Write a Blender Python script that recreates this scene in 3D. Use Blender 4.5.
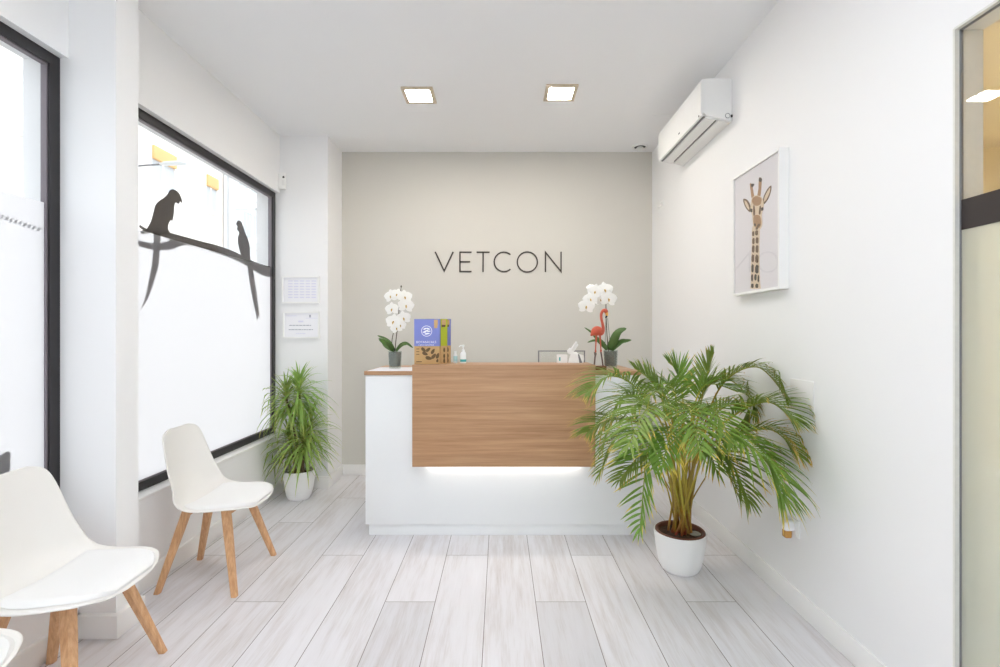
import bpy, bmesh, math, random
from mathutils import Vector, Matrix
from mathutils.geometry import tessellate_polygon

for o in list(bpy.data.objects):
    bpy.data.objects.remove(o)
SC = bpy.context.scene
COL = SC.collection
random.seed(7)
R = math.radians

# ------------------------------------------------------------------ camera, world, sun, exposure
F, CX, CY, CH = 480.0, 500.0, 333.5, 1.30          # focal length in pixels, vanishing point, eye height
cam_d = bpy.data.cameras.new('camera')
cam = bpy.data.objects.new('camera', cam_d)
COL.objects.link(cam)
cam.location = (0, 0, CH)
cam.rotation_euler = (R(90), 0, 0)
cam_d.sensor_width = 36
cam_d.lens = F * 36 / 1000
cam_d.clip_start = 0.05
cam_d.clip_end = 200
SC.camera = cam

world = bpy.data.worlds.new('world')
SC.world = world
world.use_nodes = True
bg = world.node_tree.nodes['Background']
bg.inputs[0].default_value = (0.82, 0.91, 1.0, 1)
bg.inputs[1].default_value = 1.7

sun_d = bpy.data.lights.new('sun', 'SUN')
sun_d.energy = 0.55
sun_d.angle = R(2)
sun_d.color = (1.0, 0.96, 0.90)
sun = bpy.data.objects.new('sun', sun_d)
COL.objects.link(sun)
sun.rotation_euler = Vector((-0.62, 0.30, -0.72)).to_track_quat('-Z', 'Y').to_euler()

LAMP = 97.0
SC.view_settings.view_transform = 'Standard'
SC.view_settings.look = 'None'
SC.view_settings.gamma = 1.0
SC.view_settings.use_curve_mapping = False
SC.view_settings.exposure = 0.46
SC.cycles.max_bounces = 14
SC.cycles.diffuse_bounces = 10
SC.cycles.transparent_max_bounces = 24
SC.cycles.sample_clamp_indirect = 12

# ------------------------------------------------------------------ measuring helpers (points on real planes)
def P(x, y, Y):                       # the point at depth Y seen there
    return Vector(((x - CX) / F * Y, Y, CH + (CY - y) / F * Y))
def onX(x, y, X):                     # on the plane X = const
    Y = X * F / (x - CX)
    return Vector((X, Y, CH + (CY - y) / F * Y))

# ------------------------------------------------------------------ mesh builder
ORIG = {}
class MB:
    def __init__(s):
        s.v, s.f, s.mi, s.sm, s.t = [], [], [], [], []
    def add(s, vs, fs, mi=0, smooth=False, t=0.0):
        b = len(s.v)
        s.v += [Vector(p) for p in vs]
        s.t += list(t) if isinstance(t, (list, tuple)) else [t] * len(vs)
        for f in fs:
            s.f.append([b + i for i in f]); s.mi.append(mi); s.sm.append(smooth)
        return s
    def box(s, x0, x1, y0, y1, z0, z1, bev=0.0, seg=2, mi=0, mat=None):
        bm = bmesh.new()
        bmesh.ops.create_cube(bm, size=1)
        for v in bm.verts:
            v.co = Vector(((x0 + x1) / 2 + v.co.x * (x1 - x0), (y0 + y1) / 2 + v.co.y * (y1 - y0), (z0 + z1) / 2 + v.co.z * (z1 - z0)))
        if bev > 0:
            bmesh.ops.bevel(bm, geom=list(bm.edges), offset=bev, segments=seg, affect='EDGES', profile=0.5)
        if mat is not None:
            bmesh.ops.transform(bm, matrix=mat, verts=bm.verts)
        bm.verts.index_update()
        s.add([v.co.copy() for v in bm.verts], [[v.index for v in f.verts] for f in bm.faces], mi, bev > 0)
        bm.free()
        return s
    def ring(s, outer, inner, d0, d1, axis='x', mi=0):   # mitred rectangular frame; outer/inner = (a0, a1, z0, z1)
        def pt(a, z, d): return (d, a, z) if axis == 'x' else ((a, d, z) if axis == 'y' else (a, z, d))
        vs = []
        for d in (d0, d1):
            for (a0, a1, z0, z1) in (outer, inner):
                vs += [pt(a0, z0, d), pt(a1, z0, d), pt(a1, z1, d), pt(a0, z1, d)]
        fs = []
        for k in range(4):
            n = (k + 1) % 4
            fs += [[k, n, 4 + n, 4 + k], [8 + k, 8 + n, 12 + n, 12 + k], [k, n, 8 + n, 8 + k], [4 + k, 4 + n, 12 + n, 12 + k]]
        return s.add(vs, fs, mi, False)
    def tube(s, pts, r, n=8, mi=0, caps=True, t=0.0, smooth=True, flat=1.0):
        pts = [Vector(p) for p in pts]
        m = len(pts)
        rs = r if isinstance(r, (list, tuple)) else [r] * m
        ts = t if isinstance(t, (list, tuple)) else [t] * m
        tg = []
        for i in range(m):
            d = pts[min(i + 1, m - 1)] - pts[max(i - 1, 0)]
            tg.append(d.normalized() if d.length > 1e-9 else Vector((0, 0, 1)))
        up = Vector((0, 0, 1)) if abs(tg[0].z) < 0.9 else Vector((1, 0, 0))
        a = tg[0].cross(up).normalized()
        vs, tt = [], []
        for i in range(m):
            a = (a - tg[i] * a.dot(tg[i])).normalized()
            b = tg[i].cross(a)
            for k in range(n):
                w = 2 * math.pi * k / n
                vs.append(pts[i] + (a * math.cos(w) + b * math.sin(w) * flat) * rs[i]); tt.append(ts[i])
        fs = [[i * n + k, i * n + (k + 1) % n, (i + 1) * n + (k + 1) % n, (i + 1) * n + k] for i in range(m - 1) for k in range(n)]
        if caps:
            fs += [list(range(n))[::-1], [(m - 1) * n + k for k in range(n)]]
        return s.add(vs, fs, mi, smooth, tt)
    def lathe(s, prof, c, n=40, mi=0, smooth=True, sx=1.0, sy=1.0):
        vs, fs = [], []
        m = len(prof)
        for (r, z) in prof:
            for k in range(n):
                w = 2 * math.pi * k / n
                vs.append((c[0] + r * sx * math.cos(w), c[1] + r * sy * math.sin(w), c[2] + z))
        for i in range(m - 1):
            for k in range(n):
                fs.append([i * n + k, i * n + (k + 1) % n, (i + 1) * n + (k + 1) % n, (i + 1) * n + k])
        if prof[0][0] > 1e-6: fs.append(list(range(n))[::-1])
        if prof[-1][0] > 1e-6: fs.append([(m - 1) * n + k for k in range(n)])
        return s.add(vs, fs, mi, smooth)
    def prism(s, pts, off, mi=0):          # flat outline given as 3D points, thickened by the vector off
        pts = [Vector(p) for p in pts]; off = Vector(off); n = len(pts)
        tri = tessellate_polygon([pts])
        vs = pts + [p + off for p in pts]
        fs = [list(t) for t in tri] + [[i + n for i in reversed(t)] for t in tri]
        fs += [[i, (i + 1) % n, (i + 1) % n + n, i + n] for i in range(n)]
        return s.add(vs, fs, mi, False)
    def grid(s, fn, nu, nv, mi=0, smooth=True, t=None):
        vs = [fn(i / (nu - 1), j / (nv - 1)) for j in range(nv) for i in range(nu)]
        tt = [t(i / (nu - 1), j / (nv - 1)) for j in range(nv) for i in range(nu)] if t else 0.0
        fs = [[j * nu + i, j * nu + i + 1, (j + 1) * nu + i + 1, (j + 1) * nu + i] for j in range(nv - 1) for i in range(nu - 1)]
        return s.add(vs, fs, mi, smooth, tt)
    def hull(s, pts, mi=0):
        bm = bmesh.new()
        for p in pts: bm.verts.new(p)
        r = bmesh.ops.convex_hull(bm, input=bm.verts)
        bmesh.ops.delete(bm, geom=list({e for e in r['geom_interior'] if isinstance(e, bmesh.types.BMVert)}), context='VERTS')
        bm.verts.index_update()
        s.add([v.co.copy() for v in bm.verts], [[v.index for v in f.verts] for f in bm.faces], mi, False)
        bm.free()
        return s
    def build(s, name, mats, parent=None, origin=None, sharp=35, fix=True):
        o0 = Vector(origin) if origin is not None else (ORIG.get(parent.name, Vector()) if parent else Vector())
        me = bpy.data.meshes.new(name)
        me.from_pydata([v - o0 for v in s.v], [], s.f)
        for m in (mats if isinstance(mats, (list, tuple)) else [mats]):
            me.materials.append(m)
        me.polygons.foreach_set('material_index', s.mi)
        me.polygons.foreach_set('use_smooth', s.sm)
        if any(s.t):
            at = me.attributes.new('t', 'FLOAT', 'POINT')
            at.data.foreach_set('value', [float(q) for q in s.t])
        me.update()
        if fix:
            bm = bmesh.new(); bm.from_mesh(me)
            bmesh.ops.recalc_face_normals(bm, faces=bm.faces)
            bm.to_mesh(me); bm.free()
        if any(s.sm):
            me.set_sharp_from_angle(angle=R(sharp))
        ob = bpy.data.objects.new(name, me)
        COL.objects.link(ob)
        if parent is not None:
            ob.parent = parent
            ORIG[ob.name] = o0
        elif origin is not None:
            ob.location = o0
            ORIG[ob.name] = o0
        return ob

def tag(o, label=None, cat=None, group=None, kind=None):
    if label: o['label'] = label
    if cat: o['category'] = cat
    if group: o['group'] = group
    if kind: o['kind'] = kind
    return o
def thing(name, loc, label, cat, group=None, rz=0.0):
    o = bpy.data.objects.new(name, None)
    COL.objects.link(o)
    o.empty_display_size = 0.1
    o.location = loc; o.rotation_euler = (0, 0, rz)
    ORIG[o.name] = Vector(loc)
    return tag(o, label, cat, group)
def structure(mb, name, mats, label=None, parent=None, **k):
    o = mb.build(name, mats, parent, **k)
    o['kind'] = 'structure'
    if label: o['label'] = label
    return o
def copy_tree(o, parent=None):
    c = o.copy(); COL.objects.link(c)
    if parent: c.parent = parent
    for ch in list(o.children): copy_tree(ch, c)
    return c
def cr(keys, n):                      # Catmull-Rom through tuples
    keys = [tuple(k) for k in keys]; out = []
    m = len(keys)
    for i in range(n):
        x = i / (n - 1) * (m - 1); k = min(int(x), m - 2); f = x - k
        p0, p1, p2, p3 = keys[max(k - 1, 0)], keys[k], keys[k + 1], keys[min(k + 2, m - 1)]
        out.append(tuple(0.5 * (2 * b + (c - a) * f + (2 * a - 5 * b + 4 * c - d) * f * f + (3 * b - a - 3 * c + d) * f ** 3) for a, b, c, d in zip(p0, p1, p2, p3)))
    return out
def closed(keys, per=4):              # smooth closed outline
    m = len(keys); out = []
    for k in range(m):
        p0, p1, p2, p3 = keys[k - 1], keys[k], keys[(k + 1) % m], keys[(k + 2) % m]
        for j in range(per):
            f = j / per
            out.append(tuple(0.5 * (2 * b + (c - a) * f + (2 * a - 5 * b + 4 * c - d) * f * f + (3 * b - a - 3 * c + d) * f ** 3) for a, b, c, d in zip(p0, p1, p2, p3)))
    return out
def bez(a, b, c, d, n):
    return [a * (1 - t) ** 3 + b * 3 * t * (1 - t) ** 2 + c * 3 * t * t * (1 - t) + d * t ** 3 for t in [i / (n - 1) for i in range(n)]]

# ------------------------------------------------------------------ materials
def lin(c):
    return tuple(((v / 255) / 12.92 if v / 255 <= 0.04045 else ((v / 255 + 0.055) / 1.055) ** 2.4) for v in c) + (1,)
class NT:
    def __init__(s, name):
        s.m = bpy.data.materials.new(name); s.m.use_nodes = True
        s.t = s.m.node_tree; s.t.nodes.clear()
        s.out = s.t.nodes.new('ShaderNodeOutputMaterial')
    def n(s, kind, **k):
        nd = s.t.nodes.new(kind)
        for a, b in k.items(): setattr(nd, a, b)
        return nd
    def l(s, a, b): s.t.links.new(a, b)
    def math(s, op, a, b=None, c=None):
        nd = s.n('ShaderNodeMath', operation=op)
        for i, q in enumerate((a, b, c)):
            if q is None: continue
            if isinstance(q, (int, float)): nd.inputs[i].default_value = q
            else: s.l(q, nd.inputs[i])
        return nd.outputs[0]
    def mixc(s, f, a, b):
        nd = s.n('ShaderNodeMix', data_type='RGBA')
        for i, q in ((0, f), (6, a), (7, b)):
            if isinstance(q, (int, float, tuple)): nd.inputs[i].default_value = q
            else: s.l(q, nd.inputs[i])
        return nd.outputs[2]
    def noise(s, vec, scale, detail=3, rough=0.5):
        nd = s.n('ShaderNodeTexNoise'); nd.inputs['Scale'].default_value = scale
        nd.inputs['Detail'].default_value = detail; nd.inputs['Roughness'].default_value = rough
        if vec is not None: s.l(vec, nd.inputs['Vector'])
        return nd.outputs['Fac']
    def ramp(s, f, stops):
        nd = s.n('ShaderNodeValToRGB')
        while len(nd.color_ramp.elements) < len(stops): nd.color_ramp.elements.new(0.5)
        for e, (p, c) in zip(nd.color_ramp.elements, stops): e.position = p; e.color = c
        s.l(f, nd.inputs[0]); return nd.outputs[0]
    def bsdf(s, col, rough=0.5, bump=None, bstr=0.2, bdist=0.01, **k):
        b = s.n('ShaderNodeBsdfPrincipled')
        if isinstance(col, tuple): b.inputs['Base Color'].default_value = col
        else: s.l(col, b.inputs['Base Color'])
        if isinstance(rough, (int, float)): b.inputs['Roughness'].default_value = rough
        else: s.l(rough, b.inputs['Roughness'])
        for a, v in k.items(): b.inputs[a].default_value = v
        if bump is not None:
            bp = s.n('ShaderNodeBump'); bp.inputs['Strength'].default_value = bstr; bp.inputs['Distance'].default_value = bdist
            s.l(bump, bp.inputs['Height']); s.l(bp.outputs[0], b.inputs['Normal'])
        s.l(b.outputs[0], s.out.inputs[0])
        return b
    def coord(s, which='Object'):
        return s.n('ShaderNodeTexCoord').outputs[which]
    def scaled(s, vec, sc):
        m = s.n('ShaderNodeMapping'); m.inputs['Scale'].default_value = sc
        s.l(vec, m.inputs['Vector']); return m.outputs[0]

def plain(name, rgb, rough=0.5, var=0.0, scale=30, bump=0.0, **k):
    t = NT(name); c = lin(rgb); v = t.coord()
    nz = t.noise(v, scale)
    d = tuple(q * (1 - var) for q in c[:3]) + (1,)
    col = t.mixc(nz, c, d) if var else t.mixc(nz, c, tuple(q * 0.985 for q in c[:3]) + (1,))
    t.bsdf(col, rough, nz if bump else None, bump, 0.004, **k)
    return t.m
def emit(name, rgb, strength):
    t = NT(name); e = t.n('ShaderNodeEmission'); e.inputs[0].default_value = lin(rgb); e.inputs[1].default_value = strength
    t.l(e.outputs[0], t.out.inputs[0]); return t.m
def clear(name, tint=(255, 255, 255), gloss=1.45, rough=0.0, body=0.0, bodyc=(255, 255, 255)):
    t = NT(name)
    tr = t.n('ShaderNodeBsdfTransparent'); tr.inputs[0].default_value = lin(tint)
    gl = t.n('ShaderNodeBsdfGlossy'); gl.inputs['Roughness'].default_value = rough
    lw = t.n('ShaderNodeLayerWeight'); lw.inputs[0].default_value = 0.5
    r0 = ((gloss - 1) / (gloss + 1)) ** 2
    fr = t.math('MULTIPLY_ADD', t.math('POWER', lw.outputs['Facing'], 5.0), 1 - r0, r0)
    mx = t.n('ShaderNodeMixShader')
    t.l(fr, mx.inputs[0]); t.l(tr.outputs[0], mx.inputs[1]); t.l(gl.outputs[0], mx.inputs[2])
    last = mx
    if body:
        df = t.n('ShaderNodeBsdfDiffuse'); df.inputs[0].default_value = lin(bodyc)
        tl = t.n('ShaderNodeBsdfTranslucent'); tl.inputs[0].default_value = lin(bodyc)
        m1 = t.n('ShaderNodeMixShader'); t.l(df.outputs[0], m1.inputs[1]); t.l(tl.outputs[0], m1.inputs[2])
        m2 = t.n('ShaderNodeMixShader'); m2.inputs[0].default_value = body
        t.l(mx.outputs[0], m2.inputs[1]); t.l(m1.outputs[0], m2.inputs[2]); last = m2
    t.l(last.outputs[0], t.out.inputs[0]); return t.m
def film(name, rgb, through):
    t = NT(name)
    df = t.n('ShaderNodeBsdfDiffuse'); df.inputs[0].default_value = lin(rgb)
    tl = t.n('ShaderNodeBsdfTranslucent'); tl.inputs[0].default_value = lin(rgb)
    m = t.n('ShaderNodeMixShader'); m.inputs[0].default_value = through
    t.l(df.outputs[0], m.inputs[1]); t.l(tl.outputs[0], m.inputs[2]); t.l(m.outputs[0], t.out.inputs[0]); return t.m

M = {}
M['wall'] = plain('white_wall_paint', (239, 239, 239), 0.6, 0.01, 3, 0.02)
M['wall_grey'] = plain('greige_wall_paint', (208, 205, 197), 0.65, 0.012, 3, 0.02)
M['ceiling'] = plain('ceiling_paint', (240, 241, 243), 0.75, 0.01, 2)
M['cream'] = plain('cream_wall_paint', (230, 219, 190), 0.7, 0.02, 3)
M['jamb'] = plain('jamb_paint', (226, 226, 220), 0.5, 0.12, 60, 0.05)
M['base'] = plain('baseboard_white', (238, 237, 235), 0.4, 0.01, 6)
M['frame'] = plain('dark_anodised_frame', (40, 37, 39), 0.4, 0.1, 40)
M['pane'] = clear('window_glass')
M['bead'] = plain('glazing_bead_grey', (124, 116, 122), 0.45)
M['film'] = film('frosted_window_film', (239, 239, 242), 0.86)
M['decal'] = plain('dark_vinyl', (54, 46, 44), 0.6)
M['desk_white'] = plain('white_laminate', (240, 242, 242), 0.35, 0.01, 5)
M['led'] = emit('led_strip_light', (255, 252, 246), 9)
M['lamp'] = emit('added_lamp_diffuser', (246, 250, 255), LAMP)  # glow of the added, unseen waiting area lamps
M['lamp_warm'] = emit('warm_lamp_diffuser', (255, 247, 236), LAMP)
M['added_lamp_side'] = emit('added_side_room_lamp', (255, 250, 238), LAMP * 1.3)  # glow of the added, unseen lamps beyond the door
M['lamp_frame'] = plain('lamp_frame_satin', (204, 188, 166), 0.4)
M['plastic'] = plain('white_plastic', (240, 240, 238), 0.35, 0.01, 10)
M['chair'] = plain('white_moulded_plastic', (236, 234, 230), 0.38, 0.01, 6)
M['pad'] = plain('white_leatherette', (240, 240, 239), 0.5, 0.02, 200, 0.05)
M['black'] = plain('black_plastic', (24, 24, 25), 0.4)
M['grey'] = plain('grey_plastic', (120, 120, 122), 0.45)
M['grille'] = plain('vent_grille_grey', (238, 238, 236), 0.5, 0.12, 400)
M['paper'] = plain('white_paper', (240, 240, 244), 0.6)
M['ink'] = plain('grey_ink', (165, 168, 180), 0.7)
M['dark_letters'] = plain('dark_brown_letters', (62, 54, 47), 0.5)
M['pot'] = plain('white_pot_glaze', (242, 242, 241), 0.3, 0.01, 8)
M['inner_pot'] = plain('terracotta_brown_liner', (112, 66, 48), 0.6, 0.2, 60)
M['soil'] = plain('potting_soil', (84, 58, 42), 0.95, 0.6, 90, 0.6)
M['pebble'] = plain('pale_pebble', (176, 172, 158), 0.7, 0.2, 60)
M['bark'] = plain('grey_bark_mix', (150, 147, 144), 0.85, 0.55, 90, 0.5)
M['glass_pot'] = clear('glass_pot', (246, 250, 248), 1.4)
M['acrylic'] = clear('clear_acrylic', (252, 253, 253), 1.2)
M['petal'] = plain('orchid_petal', (250, 248, 242), 0.6, 0.03, 20)
M['petal'].node_tree.nodes['Principled BSDF'].inputs['Subsurface Weight'].default_value = 0.0
M['lip'] = plain('orchid_lip_yellow', (214, 176, 92), 0.6, 0.3, 60)
M['orchid_leaf'] = plain('orchid_leaf', (78, 112, 48), 0.4, 0.25, 25)
M['orchid_stem'] = plain('orchid_stem', (86, 78, 62), 0.6, 0.2, 40)
M['stake'] = plain('green_stake', (110, 116, 104), 0.6)
M['coral'] = plain('coral_paint', (206, 92, 66), 0.5, 0.25, 60)
M['beak'] = plain('yellow_beak', (236, 176, 84), 0.5)
M['leg_grey'] = plain('grey_brown_leg', (112, 92, 84), 0.6, 0.2, 60)
M['base_wood'] = plain('dark_wood_base', (124, 68, 42), 0.55, 0.3, 60)
M['kraft'] = plain('kraft_card', (205, 168, 116), 0.8, 0.06, 80)
M['kraft_dark'] = plain('brown_print', (104, 82, 52), 0.8)
M['blue'] = plain('periwinkle_print', (128, 138, 208), 0.6, 0.03, 40)
M['lime'] = plain('lime_print', (182, 190, 34), 0.6, 0.05, 40)
M['white_print'] = plain('white_print', (246, 246, 250), 0.6)
M['teal'] = plain('teal_print', (62, 168, 168), 0.4)
M['pale_teal'] = plain('pale_teal', (186, 222, 222), 0.4)
M['bottle'] = plain('white_bottle', (238, 242, 242), 0.3)
M['amber'] = plain('amber_liquid', (205, 150, 74), 0.25, 0.25, 50)
M['gir_cream'] = plain('print_cream', (222, 203, 176), 0.7, 0.12, 60)
M['gir_tan'] = plain('print_tan', (178, 138, 100), 0.7, 0.25, 80)
M['gir_brown'] = plain('print_brown', (112, 86, 62), 0.7, 0.25, 80)
M['gir_dark'] = plain('print_dark', (66, 54, 46), 0.7)
M['print_bg'] = plain('print_background', (226, 223, 226), 0.7)
M['facade'] = plain('sunlit_render', (240, 230, 220), 0.9, 0.03, 1.2)
M['facade_b'] = plain('pale_render', (234, 232, 230), 0.9, 0.03, 1.2)
M['trim_out'] = plain('outdoor_white_trim', (246, 244, 240), 0.8)
M['blind'] = plain('orange_roller_blind', (236, 186, 124), 0.8, 0.1, 8)
M['far_glass'] = plain('far_window_glass', (196, 199, 202), 0.6)
M['street'] = plain('pavement_grey', (196, 194, 190), 0.9, 0.1, 4)
M['metal'] = plain('pale_metal', (214, 216, 216), 0.4)
M['frost'] = clear('frosted_door_glass', (255, 255, 255), 1.3, 0.3, 0.64, (218, 222, 214))
M['band'] = plain('dark_brown_band', (46, 38, 36), 0.5)
M['plate'] = plain('blank_plate_white', (226, 224, 221), 0.5)
M['plug'] = plain('plug_white', (236, 236, 238), 0.35)

# wood front panel: horizontal grain in bands
def wood_panel():
    t = NT('walnut_laminate'); v = t.coord()
    sx = t.n('ShaderNodeSeparateXYZ'); t.l(v, sx.inputs[0])
    bandi = t.math('FLOOR', t.math('MULTIPLY', sx.outputs[2], 11.0))
    wn = t.n('ShaderNodeTexWhiteNoise', noise_dimensions='1D'); t.l(bandi, wn.inputs['W'])
    cmb = t.n('ShaderNodeCombineXYZ')
    t.l(t.math('MULTIPLY_ADD', wn.outputs[0], 17.0, sx.outputs[0]), cmb.inputs[0]); t.l(sx.outputs[1], cmb.inputs[1]); t.l(sx.outputs[2], cmb.inputs[2])
    warp = t.noise(t.scaled(cmb.outputs[0], (1.2, 1, 9)), 1.0, 2)
    g1 = t.noise(t.scaled(cmb.outputs[0], (0.7, 8, 22)), 2.0, 5, 0.65)
    g2 = t.noise(t.scaled(cmb.outputs[0], (3, 30, 190)), 2.0, 4, 0.6)
    f = t.math('ADD', t.math('MULTIPLY', g1, 0.62), t.math('ADD', t.math('MULTIPLY', g2, 0.26), t.math('MULTIPLY', warp, 0.14)))
    col = t.ramp(f, [(0.28, lin((134, 95, 65))), (0.43, lin((172, 130, 93))), (0.57, lin((191, 150, 112))), (0.74, lin((208, 171, 132)))])
    tone = t.math('MULTIPLY_ADD', wn.outputs[0], 0.16, 0.90)
    mul = t.n('ShaderNodeMix', data_type='RGBA', blend_type='MULTIPLY'); mul.inputs[0].default_value = 1
    cc = t.n('ShaderNodeCombineColor'); [t.l(tone, cc.inputs[i]) for i in range(3)]
    t.l(col, mul.inputs[6]); t.l(cc.outputs[0], mul.inputs[7])
    t.bsdf(mul.outputs[2], 0.42, g2, 0.04, 0.002)
    return t.m
M['wood'] = wood_panel()
def wood_leg():
    t = NT('beech_wood'); v = t.coord()
    g = t.noise(t.scaled(v, (60, 60, 5)), 1.5, 4, 0.6)
    col = t.ramp(g, [(0.25, lin((188, 140, 98))), (0.55, lin((214, 168, 124))), (0.8, lin((226, 186, 144)))])
    t.bsdf(col, 0.45); return t.m
M['beech'] = wood_leg()

def floor_mat():
    t = NT('whitewashed_plank_tiles'); v = t.coord()
    sx = t.n('ShaderNodeSeparateXYZ'); t.l(v, sx.inputs[0])
    X, Y = sx.outputs[0], sx.outputs[1]
    u = t.math('DIVIDE', t.math('ADD', X, 0.0708), 0.2432)
    k = t.math('FLOOR', u)
    fu = t.math('SUBTRACT', u, k)
    km = t.math('FLOORED_MODULO', t.math('ADD', k, 7.0), 3.0)
    sv = t.math('DIVIDE', t.math('SUBTRACT', t.math('SUBTRACT', Y, 2.815), t.math('MULTIPLY', km, 0.489)), 1.467)
    r = t.math('FLOOR', sv)
    fs = t.math('SUBTRACT', sv, r)
    du = t.math('MULTIPLY', t.math('MINIMUM', fu, t.math('SUBTRACT', 1.0, fu)), 0.2432)
    ds = t.math('MULTIPLY', t.math('MINIMUM', fs, t.math('SUBTRACT', 1.0, fs)), 1.467)
    d = t.math('MINIMUM', du, ds)
    groove = t.math('LESS_THAN', d, 0.0016)
    cid = t.n('ShaderNodeCombineXYZ'); t.l(k, cid.inputs[0]); t.l(r, cid.inputs[1])
    wn = t.n('ShaderNodeTexWhiteNoise', noise_dimensions='2D'); t.l(cid.outputs[0], wn.inputs['Vector'])
    off = t.n('ShaderNodeCombineXYZ'); t.l(t.math('MULTIPLY_ADD', wn.outputs[0], 31.0, X), off.inputs[0]); t.l(t.math('MULTIPLY_ADD', wn.outputs[0], 13.0, Y), off.inputs[1])
    g1 = t.noise(t.scaled(off.outputs[0], (16, 1.3, 1)), 1.6, 5, 0.62)
    g2 = t.noise(t.scaled(off.outputs[0], (110, 5, 1)), 1.6, 3, 0.6)
    g3 = t.noise(t.scaled(off.outputs[0], (4, 1.1, 1)), 1.0, 2, 0.5)
    f = t.math('ADD', t.math('MULTIPLY', g1, 0.5), t.math('ADD', t.math('MULTIPLY', g2, 0.22), t.math('MULTIPLY', g3, 0.28)))
    col = t.ramp(f, [(0.24, lin((168, 158, 152))), (0.40, lin((210, 205, 205))), (0.52, lin((224, 222, 225))), (0.75, lin((232, 231, 235)))])
    kk = t.math('MAXIMUM', t.math('COMPARE', k, -2.0, 0.1), t.math('COMPARE', k, 1.0, 0.1))
    dk = t.math('MULTIPLY', t.math('MULTIPLY', kk, t.math('COMPARE', r, -2.0, 0.1)), 0.09)
    tone = t.math('SUBTRACT', t.math('MULTIPLY_ADD', wn.outputs[0], 0.06, 0.95), dk)
    cc = t.n('ShaderNodeCombineColor'); [t.l(tone, cc.inputs[i]) for i in range(3)]
    mul = t.n('ShaderNodeMix', data_type='RGBA', blend_type='MULTIPLY'); mul.inputs[0].default_value = 1
    t.l(col, mul.inputs[6]); t.l(cc.outputs[0], mul.inputs[7])
    fin = t.mixc(groove, mul.outputs[2], lin((128, 120, 116)))
    rough = t.math('MULTIPLY_ADD', g2, 0.15, 0.44)
    t.bsdf(fin, rough, t.math('SUBTRACT', g2, t.math('MULTIPLY', groove, 2.0)), 0.06, 0.002, **{'Specular IOR Level': 0.35})
    return t.m
M['floor'] = floor_mat()

def leaf_mat(name, base, mid, tip, edge=None, rough=0.42):
    t = NT(name)
    at = t.n('ShaderNodeAttribute', attribute_name='t')
    oi = t.n('ShaderNodeObjectInfo')
    nz = t.noise(t.coord(), 14, 3)
    f = t.math('ADD', at.outputs['Fac'], t.math('MULTIPLY', t.math('SUBTRACT', nz, 0.5), 0.35))
    col = t.ramp(f, [(0.0, lin(base)), (0.25, lin(mid)), (0.80, lin(mid)), (1.0, lin(tip))])
    hs = t.n('ShaderNodeHueSaturation')
    t.l(t.math('MULTIPLY_ADD', oi.outputs['Random'], 0.05, 0.472), hs.inputs['Hue'])
    t.l(t.math('MULTIPLY_ADD', oi.outputs['Random'], 0.5, 0.78), hs.inputs['Value'])
    t.l(col, hs.inputs['Color'])
    b = t.bsdf(hs.outputs[0], rough)
    tl = t.n('ShaderNodeBsdfTranslucent'); t.l(hs.outputs[0], tl.inputs[0])
    mx = t.n('ShaderNodeMixShader'); mx.inputs[0].default_value = 0.28
    t.l(b.outputs[0], mx.inputs[1]); t.l(tl.outputs[0], mx.inputs[2]); t.l(mx.outputs[0], t.out.inputs[0])
    return t.m
M['palm'] = leaf_mat('palm_leaf', (170, 174, 72), (118, 146, 58), (218, 186, 86))
M['palm_stem'] = leaf_mat('palm_stem', (160, 92, 46), (190, 172, 70), (140, 160, 66))
M['drac'] = leaf_mat('dracaena_leaf', (204, 214, 128), (146, 174, 90), (200, 200, 106))
M['cane'] = plain('cane_bark', (128, 108, 82), 0.8, 0.3, 60, 0.3)

# ------------------------------------------------------------------ room shell
H = 2.965; XR = 1.395; XL = -1.81; XU = -1.853; YB = 4.404; YF = -2.6
WZ0, WZ1 = 0.47, 2.482                 # window sill and head heights
PA0, PA1, PAX = 2.062, 2.19, -1.65     # near pillar
PB0, PBX = 4.04, -1.45                 # rear pillar
W1A = -1.2                             # near window start
OY0, OY1, OZ = 0.45, 1.475, 2.235      # glazed door opening

structure(MB().box(-2.0, XR + 0.1, YF - 0.1, YB + 0.1, -0.12, 0.0), 'floor', M['floor'], 'whitewashed wood look plank tile floor')
structure(MB().box(-2.25, XR + 0.1, YF - 0.15, YB + 0.15, H, H + 0.25), 'ceiling', M['ceiling'], 'smooth white ceiling')
structure(MB().box(-1.46, XR + 0.085, YB, YB + 0.15, 0, H), 'wall_back', M['wall_grey'], 'pale grey beige back wall')
w = MB()
xo = -2.05
w.box(xo, XL, W1A, PB0, 0, WZ0).box(xo, XU, W1A, PB0, WZ1, H).box(xo, XL, YF, W1A, 0, H)
w.box(xo, PAX, PA0, PA1, 0, H)
w.box(xo, PBX, PB0, YB + 0.15, 0, H)
structure(MB().box(1.165, 1.30, 3.645, 3.652, H - .0025, H + .01), 'trim_1', M['ceiling'], 'thin seam strip across the ceiling beside the air conditioner')
structure(w, 'wall_left', M['wall'], 'white left wall with two projecting pillars')
w = MB()
w.box(XR, XR + 0.085, OY1, YB, 0, H).box(XR, XR + 0.085, OY0, OY1, OZ, H).box(XR, XR + 0.085, YF, OY0, 0, H)
structure(w, 'wall_right', M['wall'], 'white right wall with a glazed doorway')
w = MB()
w.box(xo, -1.35, YF - 0.15, YF, 0, H).box(1.2, XR + 0.085, YF - 0.15, YF, 0, H).box(-1.35, 1.2, YF - 0.15, YF, 2.6, H).box(-1.35, 1.2, YF - 0.15, YF, 0, 0.12)
structure(w, 'wall_front', M['wall'], 'white street front wall behind the camera')
b = 0.003; bh = 0.10
m = MB()
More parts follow.
